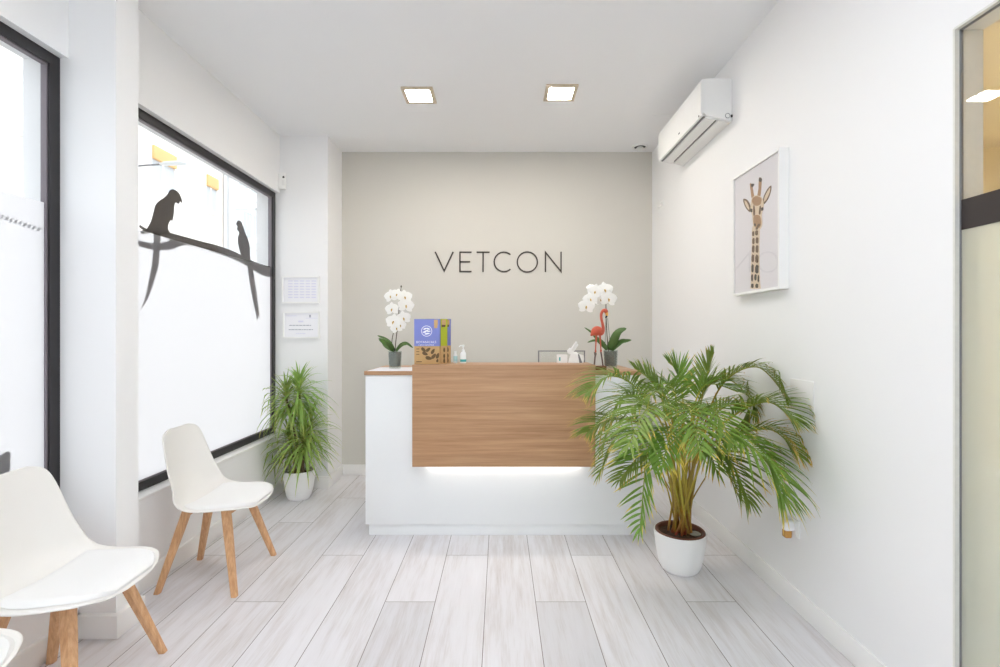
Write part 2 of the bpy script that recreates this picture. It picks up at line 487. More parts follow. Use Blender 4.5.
m.box(XL - 0.002, XL + 0.016, YF, PA0 + 0.02, 0, bh, b).box(XL - .02, PAX + 0.024, PA0 - 0.025, PA1 + 0.012, 0, bh, b)
m.box(XL - 0.002, XL + 0.016, PA1 - 0.02, PB0 + 0.02, 0, bh, b).box(XL - .02, PBX + 0.014, PB0 - 0.018, YB + .05, 0, bh, b)
structure(m, 'baseboard_left', M['base'], 'white baseboard along the left wall')
structure(MB().box(XR - 0.009, XR + 0.01, OY1, YB, 0, bh, 0.0015), 'baseboard_right', M['base'], 'white baseboard along the right wall')
structure(MB().box(PBX, XR, YB - 0.012, YB + 0.002, 0, bh, b), 'baseboard_back', M['base'], 'white baseboard under the back wall')

# windows on the left: sill, dark frame, pane, frosted film below
GX = -1.911
def window(name, y0, y1, label):
    r = bpy.data.objects.new(name, None); COL.objects.link(r); r['kind'] = 'structure'; r['label'] = label
    ORIG[r.name] = Vector()
    fx0, fx1, fw = -1.928, -1.89, 0.047
    MB().ring((y0, y1, WZ0, WZ1), (y0 + fw, y1 - fw, WZ0 + fw, WZ1 - fw), fx0, fx1).build('window_frame', M['frame'], r)
    g = 0.005
    MB().ring((y0 + fw - .002, y1 - fw + .002, WZ0 + fw - .002, WZ1 - fw + .002), (y0 + fw + g, y1 - fw - g, WZ0 + fw + g, WZ1 - fw - g), fx0 + .004, -1.899).build('glazing_bead', M['bead'], r)
    MB().box(GX - .0007, GX + .0007, y0 + fw - .01, y1 - fw + .01, WZ0 + fw - .01, WZ1 - fw + .01).build('pane', M['pane'], r)
    zt = CH + 0.287 * 1.9098
    MB().add([(GX + .0013, y0 + fw, WZ0 + fw), (GX + .0013, y1 - fw, WZ0 + fw), (GX + .0013, y1 - fw, zt), (GX + .0013, y0 + fw, zt)], [[0, 1, 2, 3]]).build('frosted_film', M['film'], r)
    MB().box(-1.89, XL + .003, y0 + .001, y1 - .001, WZ0 - .014, WZ0 + .002, .001).build('sill', M['base'], r)
    return r
window('window_1', W1A, PA0, 'near black framed window with frosted lower glass')
window('window_2', PA1, PB0, 'far black framed window with frosted lower glass and bird silhouettes')
r = bpy.data.objects.new('added_front_window', None); COL.objects.link(r); r['kind'] = 'structure'; ORIG[r.name] = Vector()  # assumed glazing, added so daylight enters from behind the camera
r['label'] = 'assumed street front glazing behind the camera, added to let daylight in'
m = MB()
for x0, x1 in ((-1.35, -1.30), (-0.1, -0.05), (1.15, 1.2)): m.box(x0, x1, YF - .1, YF - .04, .12, 2.6, .003)
m.box(-1.35, 1.2, YF - .1, YF - .04, .12, .17, .003).box(-1.35, 1.2, YF - .1, YF - .04, 2.55, 2.6, .003)
m.build('window_frame', M['frame'], r)
MB().box(-1.31, 1.16, YF - .075, YF - .069, .16, 2.56).build('pane', M['pane'], r)

# glazed sliding door on the right, with the small room beyond
d = bpy.data.objects.new('door_1', None); COL.objects.link(d); d['kind'] = 'structure'; ORIG[d.name] = Vector()
d['label'] = 'glass door at the right with dark band and frosted lower half'
gx = XR + 0.020
j = MB()
j.box(XR - .001, XR + .013, OY1 - .004, OY1 + .003, 0, OZ + .001).box(XR - .001, XR + .013, OY0, OY1, OZ - .004, OZ + .003)
j.box(XR + .024, XR + .086, OY1 - .004, OY1 + .003, 0, OZ).box(XR + .024, XR + .086, OY0, OY1, OZ - .004, OZ + .003)
j.build('jamb', M['jamb'], d)
MB().box(XR + .013, XR + .024, OY1 - .006, OY1 + .002, 0, OZ, .001).box(XR + .013, XR + .024, OY0, OY1, OZ - .006, OZ + .002, .001).build('edge_seal', M['grey'], d)
bz1, bz0 = CH + 0.2885 * (gx), CH + 0.2235 * (gx)
MB().box(gx - .003, gx + .003, OY0 + .01, OY1 - .007, bz1, OZ - .006).build('clear_pane', M['pane'], d)
MB().box(gx - .004, gx + .004, OY0 + .01, OY1 - .007, bz0, bz1).build('dark_band', M['band'], d)
MB().box(gx - .003, gx + .003, OY0 + .01, OY1 - .007, 0.004, bz0).build('frosted_pane', M['frost'], d)
ax0, ax1, ay0, ay1, az = XR + .085, 4.6, -1.5, 4.3, 2.965
structure(MB().box(ax0 - .06, ax1 + .1, ay0 - .1, ay1 + .1, -.1, 0), 'floor_side_room', M['floor'])
structure(MB().box(ax0 + .02, ax1 + .2, ay0 - .2, ay1 + .2, az, az + .2), 'ceiling_side_room', M['cream'])
structure(MB().box(ax1, ax1 + .1, ay0 - .1, ay1 + .1, 0, az), 'wall_side_room', M['cream'])
structure(MB().box(ax0 + .02, ax1 + .1, ay1, ay1 + .1, 0, az), 'wall_side_room_back', M['cream'])
structure(MB().box(ax0 + .02, ax1 + .1, ay0 - .1, ay0, 0, az), 'wall_side_room_front', M['cream'])
c = thing('low_cabinet', (2.0, 1.25, 0), 'low white cabinet seen through the frosted glass of the right door', 'cabinet')
MB().box(1.76, 2.25, .7, 1.79, .07, .775, .004).build('carcass', M['desk_white'], c)
MB().box(1.745, 2.27, .68, 1.80, .775, .80, .003).build('top', M['desk_white'], c)
MB().box(1.79, 2.22, .73, 1.76, 0, .07, .002).build('plinth', M['desk_white'], c)

# ------------------------------------------------------------------ ceiling lamps
def ceiling_lamp(cx, cy, z, label, group=None, s=0.215, dm='lamp'):
    t = thing('ceiling_light', (cx, cy, z), label, 'ceiling light', group)
    h = s / 2; w = 0.025
    f = MB().ring((cx - h, cx + h, cy - h, cy + h), (cx - h + w, cx + h - w, cy - h + w, cy + h - w), z - .012, z + .003, 'z')
    f.build('frame', M['lamp_frame'], t)
    MB().box(cx - h + w - .002, cx + h - w + .002, cy - h + w - .002, cy + h - w + .002, z - .009, z + .003, .001).build('diffuser', M[dm], t)
    return t
ceiling_lamp(-0.563, 3.345, H, 'square recessed ceiling light left of the lettering, above the left orchid', 'square ceiling lights over the desk', dm='lamp_warm')
ceiling_lamp(0.417, 3.311, H, 'square recessed ceiling light above the right half of the desk, nearer the air conditioner', 'square ceiling lights over the desk', dm='lamp_warm')
for (x, y) in ((-0.45, 1.15), (0.12, 1.15), (-0.45, -0.7), (0.12, -0.7)):  # lamps added out of view to raise the room's light level
    ceiling_lamp(x, y, H, 'added square ceiling light, unseen, brightening the waiting area', 'added unseen lights over the waiting area')
for (x, y) in ((1.70, 1.75), (2.6, 2.4)):  # unseen lamps added to brighten what shows through the glass door
    ceiling_lamp(x, y, az, 'added square ceiling light, unseen, brightening the side room', 'added unseen lights in the side room', 0.3, 'added_lamp_side')

t = thing('ceiling_vent', P(640, 147.5, 4.28), 'small round white vent in the ceiling by the far right corner', 'vent')
c = Vector((1.245, 4.27, H))
t.location = c; ORIG[t.name] = c
MB().lathe([(0.068, 0.002), (0.068, -0.006), (0.062, -0.012), (0.052, -0.012), (0.05, 0.0)], c, 36).build('ring', M['plastic'], t)
MB().lathe([(0.053, 0.001), (0.053, -0.004), (0.0, -0.004)], c, 36).build('gap', M['black'], t)
MB().lathe([(0.02, -0.004), (0.034, -0.018), (0.036, -0.024), (0.03, -0.028), (0.0, -0.029)], c, 36).build('disc', M['plastic'], t)

# ------------------------------------------------------------------ reception desk
t = thing('reception_desk', (0, 3.3, 0), 'white reception desk with walnut front panel and wooden worktop', 'desk')
MB().box(-.863, .897, 3.078, 3.62, .075, 1.034, .002).build('body', M['desk_white'], t)
MB().box(-.845, .890, 3.094, 3.60, 0, .074, .002).build('plinth', M['desk_white'], t)
MB().box(-.869, .903, 3.066, 3.64, 1.034, 1.059, .002).build('worktop', M['wood'], t)
m = MB().box(-.549, .597, 3.0, 3.028, .466, 1.104, .0015).box(-.549, .597, 3.028, 3.27, 1.059, 1.104, .0015)
fp = m.build('front_panel', M['wood'], t); fp['label'] = 'raised walnut front panel with ledge'
MB().box(-.53, .58, 3.03, 3.078, .60, 1.03).build('panel_spacer', M['desk_white'], t)
l = MB().box(-.47, .52, 3.036, 3.050, .468, .474, .001).build('led_strip', M['led'], t); l['label'] = 'glowing white light strip under the panel'
MB().box(-.50, .55, 3.028, 3.056, .474, .484, .001).build('led_channel', M['desk_white'], t)

# wall lettering VETCON
LY = YB
sg = thing('wall_lettering', (0, LY, 1.95), 'dark thin capital letters reading VETCON on the back wall', 'sign')
def lp(x, y): return Vector(((x - CX) / F * LY, LY, CH + (CY - y) / F * LY))
SW = 0.0125
def stroke(mb, pts, sw=SW):
    pts = [lp(*p) for p in pts]
    L, Rr = [], []
    for i, p in enumerate(pts):
        a = pts[max(i - 1, 0)]; b2 = pts[min(i + 1, len(pts) - 1)]
        d1 = (p - a) if i > 0 else (b2 - p); d2 = (b2 - p) if i < len(pts) - 1 else d1
        d1.normalize(); d2.normalize()
        tdir = (d1 + d2).normalized(); n = Vector((-tdir.z, 0, tdir.x))
        kk = 1 / max(0.35, Vector((-d1.z, 0, d1.x)).dot(n))
        L.append(p + n * sw / 2 * kk); Rr.append(p - n * sw / 2 * kk)
    for i in range(len(pts) - 1):
        q = [L[i], L[i + 1], Rr[i + 1], Rr[i]]
        mb.add([v + Vector((0, -.008, 0)) for v in q] + [v + Vector((0, .002, 0)) for v in q], [[0, 1, 2, 3], [7, 6, 5, 4], [0, 1, 5, 4], [1, 2, 6, 5], [2, 3, 7, 6], [3, 0, 4, 7]])
yt, yb = 252.3, 271.6
def arc(cx, cy, r, a0, a1, n=36):
    return [(cx + r * math.cos(R(a0 + (a1 - a0) * i / n)), cy - r * math.sin(R(a0 + (a1 - a0) * i / n))) for i in range(n + 1)]
letters = [
    [[(435.3, yt - .4), (444.2, yb - .6), (453.2, yt - .4)]],
    [[(471.6, yt), (460, yt), (460, yb), (471.6, yb)], [(460, 261.9), (470.1, 261.9)]],
    [[(476.6, yt), (489.6, yt)], [(483.1, yt), (483.1, yb + .5)]],
    [arc(503.9, 262, 9.7, 48, 312)],
    [arc(527.3, 262.1, 10.0, 0, 360, 48)],
    [[(545.4, yb + .5), (545.4, yt), (561, yb), (561, yt - .5)]],
]
for st in letters:
    mb = MB()
    for s_ in st: stroke(mb, s_)
    mb.build('letter', M['dark_letters'], sg)

# ------------------------------------------------------------------ air conditioner
t = thing('air_conditioner', (XR, 3.25, 2.58), 'white split air conditioner mounted high on the right wall', 'air conditioner')
def prof_y(pts, y0, y1, mb=None, mi=0):
    mb = mb or MB(); mb.prism([(x, y0, z) for x, z in pts], (0, y1 - y0, 0), mi); return mb
body = closed([(1.393, 2.575), (1.393, 2.825), (1.385, 2.832), (1.30, 2.832), (1.232, 2.832), (1.224, 2.82), (1.222, 2.70), (1.226, 2.622), (1.25, 2.606), (1.32, 2.594)], 1)
prof_y(body, 2.884, 3.655).build('housing', M['plastic'], t)
fr = [(1.226, 2.832), (1.212, 2.826), (1.206, 2.80), (1.206, 2.64), (1.212, 2.612), (1.222, 2.608), (1.225, 2.64), (1.225, 2.80)]
prof_y(fr, 2.884, 3.655).build('front_panel', M['plastic'], t)
m = MB(); prof_y([(1.2225, 2.613), (1.223, 2.6085), (1.236, 2.6055), (1.237, 2.610)], 2.895, 3.645, m)
m.build('front_gap', M['grey'], t)
prof_y([(1.238, 2.609), (1.238, 2.599), (1.300, 2.588), (1.301, 2.598)], 2.90, 3.64).build('louver', M['grille'], t)
prof_y([(1.302, 2.60), (1.302, 2.594), (1.312, 2.592), (1.312, 2.60)], 2.915, 3.61).build('air_slot', M['black'], t)
prof_y([(1.316, 2.598), (1.316, 2.588), (1.383, 2.574), (1.386, 2.58)], 2.90, 3.64).build('rear_grille', M['grille'], t)
MB().box(1.206 - .001, 1.21, 3.22, 3.245, 2.642, 2.652, .0005).build('badge', M['grey'], t)
MB().tube([(1.2055, 2.91, 2.617), (1.204, 2.91, 2.617)], 0.006, 10).build('indicator', M['black'], t)
m = MB(); ring = [(1.368 + .014 * math.cos(a), 2.8835, 2.609 + .014 * math.sin(a)) for a in [2 * math.pi * i / 24 for i in range(25)]]
m.tube(ring, .0015, 6, caps=False).build('side_port', M['grey'], t)
MB().box(1.386, 1.3945, 2.876, 2.886, 2.598, 2.612, .001).build('mounting_clip', M['black'], t)

# ------------------------------------------------------------------ framed giraffe picture
PX = 1.349
t = thing('framed_picture', (XR, 2.55, 1.515), 'white box frame holding a giraffe portrait print on the right wall', 'picture')
y0, y1, z0, z1 = 2.318, 2.786, 1.517, 2.199
fw = 0.012
m = MB().ring((y0, y1, z0, z1), (y0 + fw, y1 - fw, z0 + fw, z1 - fw), PX, XR)
m.build('frame', M['plastic'], t)
PP = 1.358
mats = [M['print_bg'], M['gir_cream'], M['gir_tan'], M['gir_brown'], M['gir_dark']]
pm = MB().box(PP + .0012, PP + .004, y0 + fw - .002, y1 - fw + .002, z0 + fw - .002, z1 - fw + .002)
def pic(cx, cy, lay=0):
    v = onX(730 + cx / 4.446, 150 + cy / 4.446, PP); v.x -= lay * .0003; return v
def pp(pts, mi, lay, sm=True):
    pts = closed(pts, 3) if sm else pts
    pm.prism([pic(x, y, lay) for x, y in pts], (.0002 + lay * .0003 + .0008, 0, 0), mi)
pp([(100, 340), (130, 340), (130, 420), (131, 520), (134, 600), (134, 616), (92, 616), (92, 600), (93, 520), (97, 420)], 1, 0)
pp([(88, 152), (95, 149), (99, 160), (105, 195), (108, 215), (97, 218), (92, 185)], 2, 0)
pp([(128, 128), (134, 122), (140, 130), (138, 175), (133, 210), (120, 212), (126, 175)], 2, 0)
pp([(58, 222), (66, 217), (80, 226), (91, 250), (90, 275), (80, 270), (66, 250)], 3, 0)
pp([(183, 158), (182, 180), (172, 212), (158, 234), (147, 240), (148, 212), (160, 184), (172, 166)], 3, 0)
pp([(64, 226), (74, 230), (85, 255), (84, 266), (72, 250)], 1, 1)
pp([(179, 166), (176, 190), (162, 220), (152, 230), (153, 212), (166, 184)], 1, 1)
pp([(92, 240), (97, 215), (110, 203), (128, 203), (143, 214), (150, 238), (146, 265), (141, 290), (143, 325), (137, 348), (122, 358), (106, 348), (101, 318), (98, 290), (92, 268)], 1, 1)
pp([(98, 222), (110, 207), (128, 207), (140, 218), (136, 240), (120, 248), (104, 242)], 2, 2)
pp([(106, 295), (120, 288), (135, 296), (139, 325), (132, 345), (114, 346), (105, 325)], 2, 2)
pp([(108, 152), (96, 150), (93, 158), (99, 166)], 4, 1)
pp([(128, 136), (132, 122), (141, 128), (139, 142)], 4, 1)
pp([(91, 262), (99, 262), (100, 274), (93, 276)], 4, 3)
pp([(139, 258), (147, 254), (147, 267), (140, 270)], 4, 3)
pp([(107, 330), (112, 326), (116, 334), (110, 340)], 4, 3)
pp([(124, 330), (132, 327), (136, 334), (128, 342), (122, 354), (113, 352), (118, 344)], 3, 3)
pp([(104, 248), (110, 252), (112, 285), (104, 290)], 3, 2)
pp([(132, 252), (138, 250), (136, 285), (128, 282)], 3, 2)
random.seed(3)
for (x, y, ww, hh) in ((103, 372, 8, 20), (118, 368, 10, 22), (104, 405, 8, 26), (120, 402, 10, 26), (103, 440, 9, 30), (120, 440, 10, 32), (101, 482, 9, 32), (119, 484, 11, 34), (100, 526, 8, 34), (119, 530, 12, 36), (98, 568, 7, 30), (113, 566, 8, 26), (126, 572, 6, 30), (99, 604, 9, 18), (119, 604, 10, 18)):
    ww *= 1.35; hh *= 1.15
    q = [(x - ww * .45, y - hh * .2), (x - ww * .1, y - hh * .5), (x + ww * .5, y - hh * .38), (x + ww * .5, y + hh * .3), (x + ww * .1, y + hh * .5), (x - ww * .45, y + hh * .32)]
    pp(q, 3 if y < 500 else 4, 1, False)
pm.build('print', mats, t)
MB().box(PX + .003, PX + .005, y0 + fw - .002, y1 - fw + .002, z0 + fw - .002, z1 - fw + .002).build('glazing', M['pane'], t)

# ------------------------------------------------------------------ rear pillar: certificates and motion sensor
def cert(px0, py0, px1, py1, label, lines):
    Y = PB0
    a = P(px0, py0, Y); c2 = P(px1, py1, Y)
    x0, x1, zt, zb = a.x, c2.x, a.z, c2.z
    t = thing('framed_certificate', ((x0 + x1) / 2, Y, zb), label, 'certificate', 'framed certificates on the pillar')
    w = .013
    m = MB().ring((x0, x1, zb, zt), (x0 + w, x1 - w, zb + w, zt - w), Y - .018, Y, 'y')
    m.build('frame', M['plastic'], t)
    pmb = MB().box(x0 + w - .002, x1 - w + .002, Y - .008, Y - .001, zb + w - .002, zt - w + .002)
    for (u0, v0, u1, v1, mi) in lines:
        X0, X1 = x0 + (x1 - x0) * u0, x0 + (x1 - x0) * u1; Z0, Z1 = zt + (zb - zt) * v1, zt + (zb - zt) * v0
        pmb.box(X0, X1, Y - .0086, Y - .0075, Z0, Z1, 0, 2, mi)
    pmb.build('document', [M['paper'], M['pale_ink'], M['ink']], t)
M['pale_ink'] = plain('pale_lilac_ink', (222, 222, 238), 0.7)
L1 = [(.12, .10, .88, .90, 1)]
L1 = [(.17 + .155 * i, .16 + .1 * j, .29 + .155 * i, .2 + .1 * j, 1) for i in range(5) for j in range(7)]
cert(282.2, 276.2, 319.7, 303.4, 'white framed document with a pale lilac page, upper of the two on the pillar', L1)
random.seed(5)
L2 = [(.1, .15, .38, .17, 1), (.72, .12, .76, .22, 2), (.62, .24, .95, .255, 1), (.42, .34, .56, .40, 1)]
for (v, u0, u1, mi) in ((.50, .18, .78, 2), (.66, .16, .82, 2), (.80, .36, .62, 1)):
    u = u0
    while u < u1:
        ww = random.uniform(.03, .09); L2.append((u, v, min(u + ww, u1), v + .028, mi)); u += ww + .015
cert(283.2, 311.6, 320.0, 338.4, 'white framed certificate with printed grey lines, lower of the two on the pillar', L2)

t = thing('motion_sensor', P(283.2, 190, PB0), 'small white motion sensor on the pillar beside the window head', 'sensor')
a, c2 = P(279.6, 174, PB0), P(287, 190.3, PB0)
MB().box(a.x, c2.x, PB0 - .035, PB0 - .004, c2.z, a.z, .012, 4).build('casing', M['plastic'], t)
MB().box(a.x + .01, c2.x - .01, PB0 - .006, PB0, c2.z + .02, a.z - .02, .002).build('bracket', M['grey'], t)
q = P(283.4, 177, PB0 - .036)
MB().tube([q + Vector((0, .004, 0)), q], .009, 12).build('lens', M['black'], t)
q = P(283.2, 182.5, PB0 - .036)
MB().box(q.x - .012, q.x + .012, q.y - .001, q.y + .004, q.z - .022, q.z + .022, .002).build('lens_window', M['grille'], t)

# right wall fittings
t = thing('blank_cover_plate', (XR, 2.2, .95), 'square white blank plate on the right wall behind the palm tips', 'wall plate')
MB().box(XR - .006, XR, 2.13, 2.30, .945, 1.085, .003).build('plate', M['plate'], t)
t = thing('cable_cover', (XR, 4.16, 2.38), 'tiny white oval cap on the right wall below the air conditioner', 'wall cap')
c = onX(661, 205.3, XR)
MB().tube([c + Vector((-.006, .05, 0)), c + Vector((-.006, -.05, 0.006))], [.014, .014], 12).build('cap', M['plastic'], t)
t = thing('air_freshener', onX(794, 540, XR - .05), 'white plug-in air freshener with amber bottle in the right wall socket', 'air freshener')
pc = onX(795, 527, XR); fy, fz = pc.y, pc.z
s2 = thing('wall_socket', pc, 'white power socket low on the right wall holding the air freshener', 'socket')
MB().box(XR - .01, XR, fy - .042, fy + .042, fz - .042, fz + .042, .004).build('face_plate', M['plastic'], s2)
MB().box(XR - .013, XR - .009, fy - .03, fy + .03, fz - .03, fz + .03, .003).build('insert', M['plastic'], s2)
MB().box(XR - .06, XR - .013, fy - .026, fy + .026, fz - .012, fz + .034, .010, 3).build('body', M['plug'], t)
MB().box(XR - .054, XR - .022, fy - .016, fy + .016, fz - .048, fz - .010, .006, 3).build('bottle', M['amber'], t)

# ------------------------------------------------------------------ vinyl silhouettes on the window glass
DX = GX - .001
def decal_poly(mb, pts, per=3):
    q = closed(pts, per) if per > 1 else pts
    mb.prism([onX(x, y, DX) for x, y in q], (-.0008, 0, 0))
def c8(*pts): return [(130 + x / 4.17, 170 + y / 4.17) for x, y in pts]
o = MB()
decal_poly(o, c8((42, 229), (60, 240), (100, 258), (150, 258), (220, 276), (300, 298), (360, 313), (430, 338), (470, 358), (520, 383), (570, 400), (584, 404), (584, 446), (540, 433), (490, 402), (430, 371), (360, 346), (300, 326), (240, 312), (205, 318), (170, 331), (120, 334), (80, 330), (20, 310), (18, 290), (60, 300), (100, 304), (140, 300), (165, 290), (120, 272), (85, 262), (50, 266), (42, 255), (55, 250), (40, 240)))
ob = o.build('branch_silhouette', M['decal'], None, onX(205, 250, DX))
tag(ob, 'dark vinyl tree branch silhouette running across the far window glass', 'window decal')
o = MB()
decal_poly(o, [(169.7, 190.4), (172.8, 189.2), (177, 191), (179.7, 194.2), (181.6, 198.8), (182.1, 203.4), (180.2, 201.2), (179.3, 203.6), (177.6, 203.6), (176.2, 202.4), (174.9, 203.6), (174.2, 207.5), (173.9, 213.5), (172.4, 221), (171.0, 220), (168.8, 223.5), (168, 228.5), (170, 233.5), (163, 234.5), (160.6, 236), (160.1, 241), (159.2, 250), (158.3, 263.5), (155.2, 275.5), (148, 297), (140.4, 308.8), (144.4, 299), (148, 282.7), (151.6, 263.5), (153.2, 242), (152.6, 233), (146.5, 230.6), (150.8, 221.9), (153.8, 211.4), (155.4, 205.3), (159.2, 200.9), (164.4, 197.6), (167.6, 194)])
ob = o.build('parrot_silhouette', M['decal'], None, onX(163, 230, DX))
tag(ob, 'large dark parrot silhouette with hooked beak at the left end of the branch decal', 'window decal', 'parrot silhouettes on the far window')
o = MB()
decal_poly(o, c8((450, 211), (462, 214), (472, 235), (480, 262), (491, 285), (499, 320), (501, 360), (505, 385), (512, 420), (520, 470), (530, 540), (537, 598), (539, 614), (533, 608), (529, 627), (524, 600), (515, 560), (505, 510), (495, 450), (487, 400), (470, 370), (460, 345), (452, 310), (450, 285), (456, 262), (446, 246), (449, 236), (443, 226)))
ob = o.build('parrot_silhouette', M['decal'], None, onX(245, 265, DX))
tag(ob, 'slimmer dark parrot silhouette with a long tail nearer the pillar end of the far window', 'window decal', 'parrot silhouettes on the far window')
o = MB()
for i in range(15):
    x = 38.0 - 4.55 * i; y = 229.2 - 1.55 * i
    decal_poly(o, [(x - 2.2, y + 1.7), (x - 1.2, y + 2.0), (x + .3, y + 1.2), (x + 1.9, y - 1.6), (x + 1.0, y - 2.0), (x - .6, y - 1.1)], 2)
ob = o.build('dashed_rope_decal', M['decal'], None, onX(20, 223, DX))
tag(ob, 'row of slanted dark dashes stuck across the near frosted window', 'window decal')
o = MB()
decal_poly(o, [(-22, 464), (0, 454.7), (4.2, 452.2), (7.6, 451.5), (9.8, 454.2), (9.6, 461), (8.9, 472.4), (4.2, 474.6), (-22, 486)], 3)
ob = o.build('rounded_decal', M['decal'], None, onX(5, 465, DX))
tag(ob, 'dark rounded decal low on the near window behind the chair back', 'window decal')

# ------------------------------------------------------------------ chairs
ROWS = [(.246, .394, .04, 0), (.244, .399, .09, .001), (.236, .408, .135, .002), (.220, .416, .170, .005), (.192, .421, .205, .006), (.150, .424, .227, .007),
        (.09, .422, .240, .008), (.02, .418, .243, .010), (-.045, .419, .240, .018), (-.095, .430, .230, .034), (-.132, .455, .219, .050), (-.158, .494, .206, .060), (-.175, .552, .197, .054),
        (-.187, .622, .187, .043), (-.195, .695, .175, .031), (-.200, .748, .163, .019), (-.203, .778, .145, .011), (-.204, .793, .115, .006), (-.2045, .8005, .075, .004)]
NV, NU = 58, 21
PROF = cr(ROWS, NV)
def shell_pt(u, v, off=0.0):           # u -1..1, v row index as float
    k = min(int(v), NV - 2); f = v - k
    y, z, wd, lf = (a + (b2 - a) * f for a, b2 in zip(PROF[k], PROF[k + 1]))
    a, b2 = PROF[max(k - 1, 0)], PROF[min(k + 2, NV - 1)]
    ty, tz = b2[0] - a[0], b2[1] - a[1]; L = math.hypot(ty, tz)
    ny, nz = tz / L, -ty / L
    if k < 3: ny, nz = 0.0, 1.0
    e = lf * abs(u) ** 2.1 + off
    return Vector((u * wd, y + ny * e, z + nz * e))
def make_chair(label):
    t = thing('dining_chair', (0, 0, 0), label, 'chair', 'white shell chairs along the window wall')
    mb = MB(); mb.grid(lambda u, v: shell_pt((u * 2 - 1), v * (NV - 1)), NU, NV)
    sh = mb.build('seat_shell', M['chair'], t, fix=False)
    s = sh.modifiers.new('thick', 'SOLIDIFY'); s.thickness = .009; s.offset = 1.0
    b3 = sh.modifiers.new('sub', 'SUBSURF'); b3.levels = 1; b3.render_levels = 1
    v0, v1 = 5.5, 27.0
    def pad(u, v):
        uu = (u * 2 - 1); vv = v0 + (v1 - v0) * v
        e = min(1 - abs(uu), v * 1.6, (1 - v) * 1.2)
        off = .0015 + .013 * min(1, max(0, e) / .10) ** .5
        return shell_pt(uu * (.87 - .16 * max(0, 1 - v * 4) ** 2 - .10 * max(0, v * 4 - 3) ** 2), vv, off)
    MB().grid(pad, 21, 24).build('seat_pad', M['pad'], t, fix=False)
    for sx, (fx, fy, tx, ty) in ((1, (.222, .2, .112, .10)), (-1, (.222, .2, .112, .10)), (1, (.181, -.2, .105, -.095)), (-1, (.181, -.2, .105, -.095))):
        m = MB(); vs = []
        secs = [(0.0, .0138), (.06, .0148), (.29, .0192), (.386, .0195), (.399, .0185)]
        for z, hw in secs:
            f = z / .399; cx, cy = fx + (tx - fx) * f, fy + (ty - fy) * f; ch = hw * .35
            for (a, b4) in ((1, 1), (-1, 1), (-1, -1), (1, -1)):
                c1 = (a * hw, b4 * (hw - ch)); c2 = (a * (hw - ch), b4 * hw)
                for (dx, dy) in ((c1, c2) if a * b4 > 0 else (c2, c1)):
                    vs.append((sx * (cx + dx), cy + dy, z))
        n = 8; fs = [[i * n + k, i * n + (k + 1) % n, (i + 1) * n + (k + 1) % n, (i + 1) * n + k] for i in range(len(secs) - 1) for k in range(n)]
        fs += [list(range(n))[::-1], [(len(secs) - 1) * n + k for k in range(n)]]
        m.add(vs, fs).build('leg', M['beech'], t)
    m = MB()
    m.box(-.115, .115, .088, .118, .360, .397, .003).box(-.11, .11, -.115, -.085, .360, .397, .003).box(-.018, .018, -.09, .09, .366, .395, .003)
    m.build('leg_frame', M['beech'], t)
    return t
far_chair = make_chair('white shell chair with beech legs standing alone beneath the parrot window')
def put(ch, x, y, rot):
    ch.location = (x, y, 0); ch.rotation_euler = (0, 0, R(-90 + rot)); return ch
put(far_chair, -1.52, 2.588, 2)
c2 = copy_tree(far_chair); put(c2, -1.565, 1.728, 3); c2['label'] = 'nearer white shell chair with beech legs beside the near pillar'
c3 = copy_tree(far_chair); put(c3, -1.572, 1.185, 0); c3['label'] = 'white shell chair cut off at the lower left corner, only its seat corner showing'

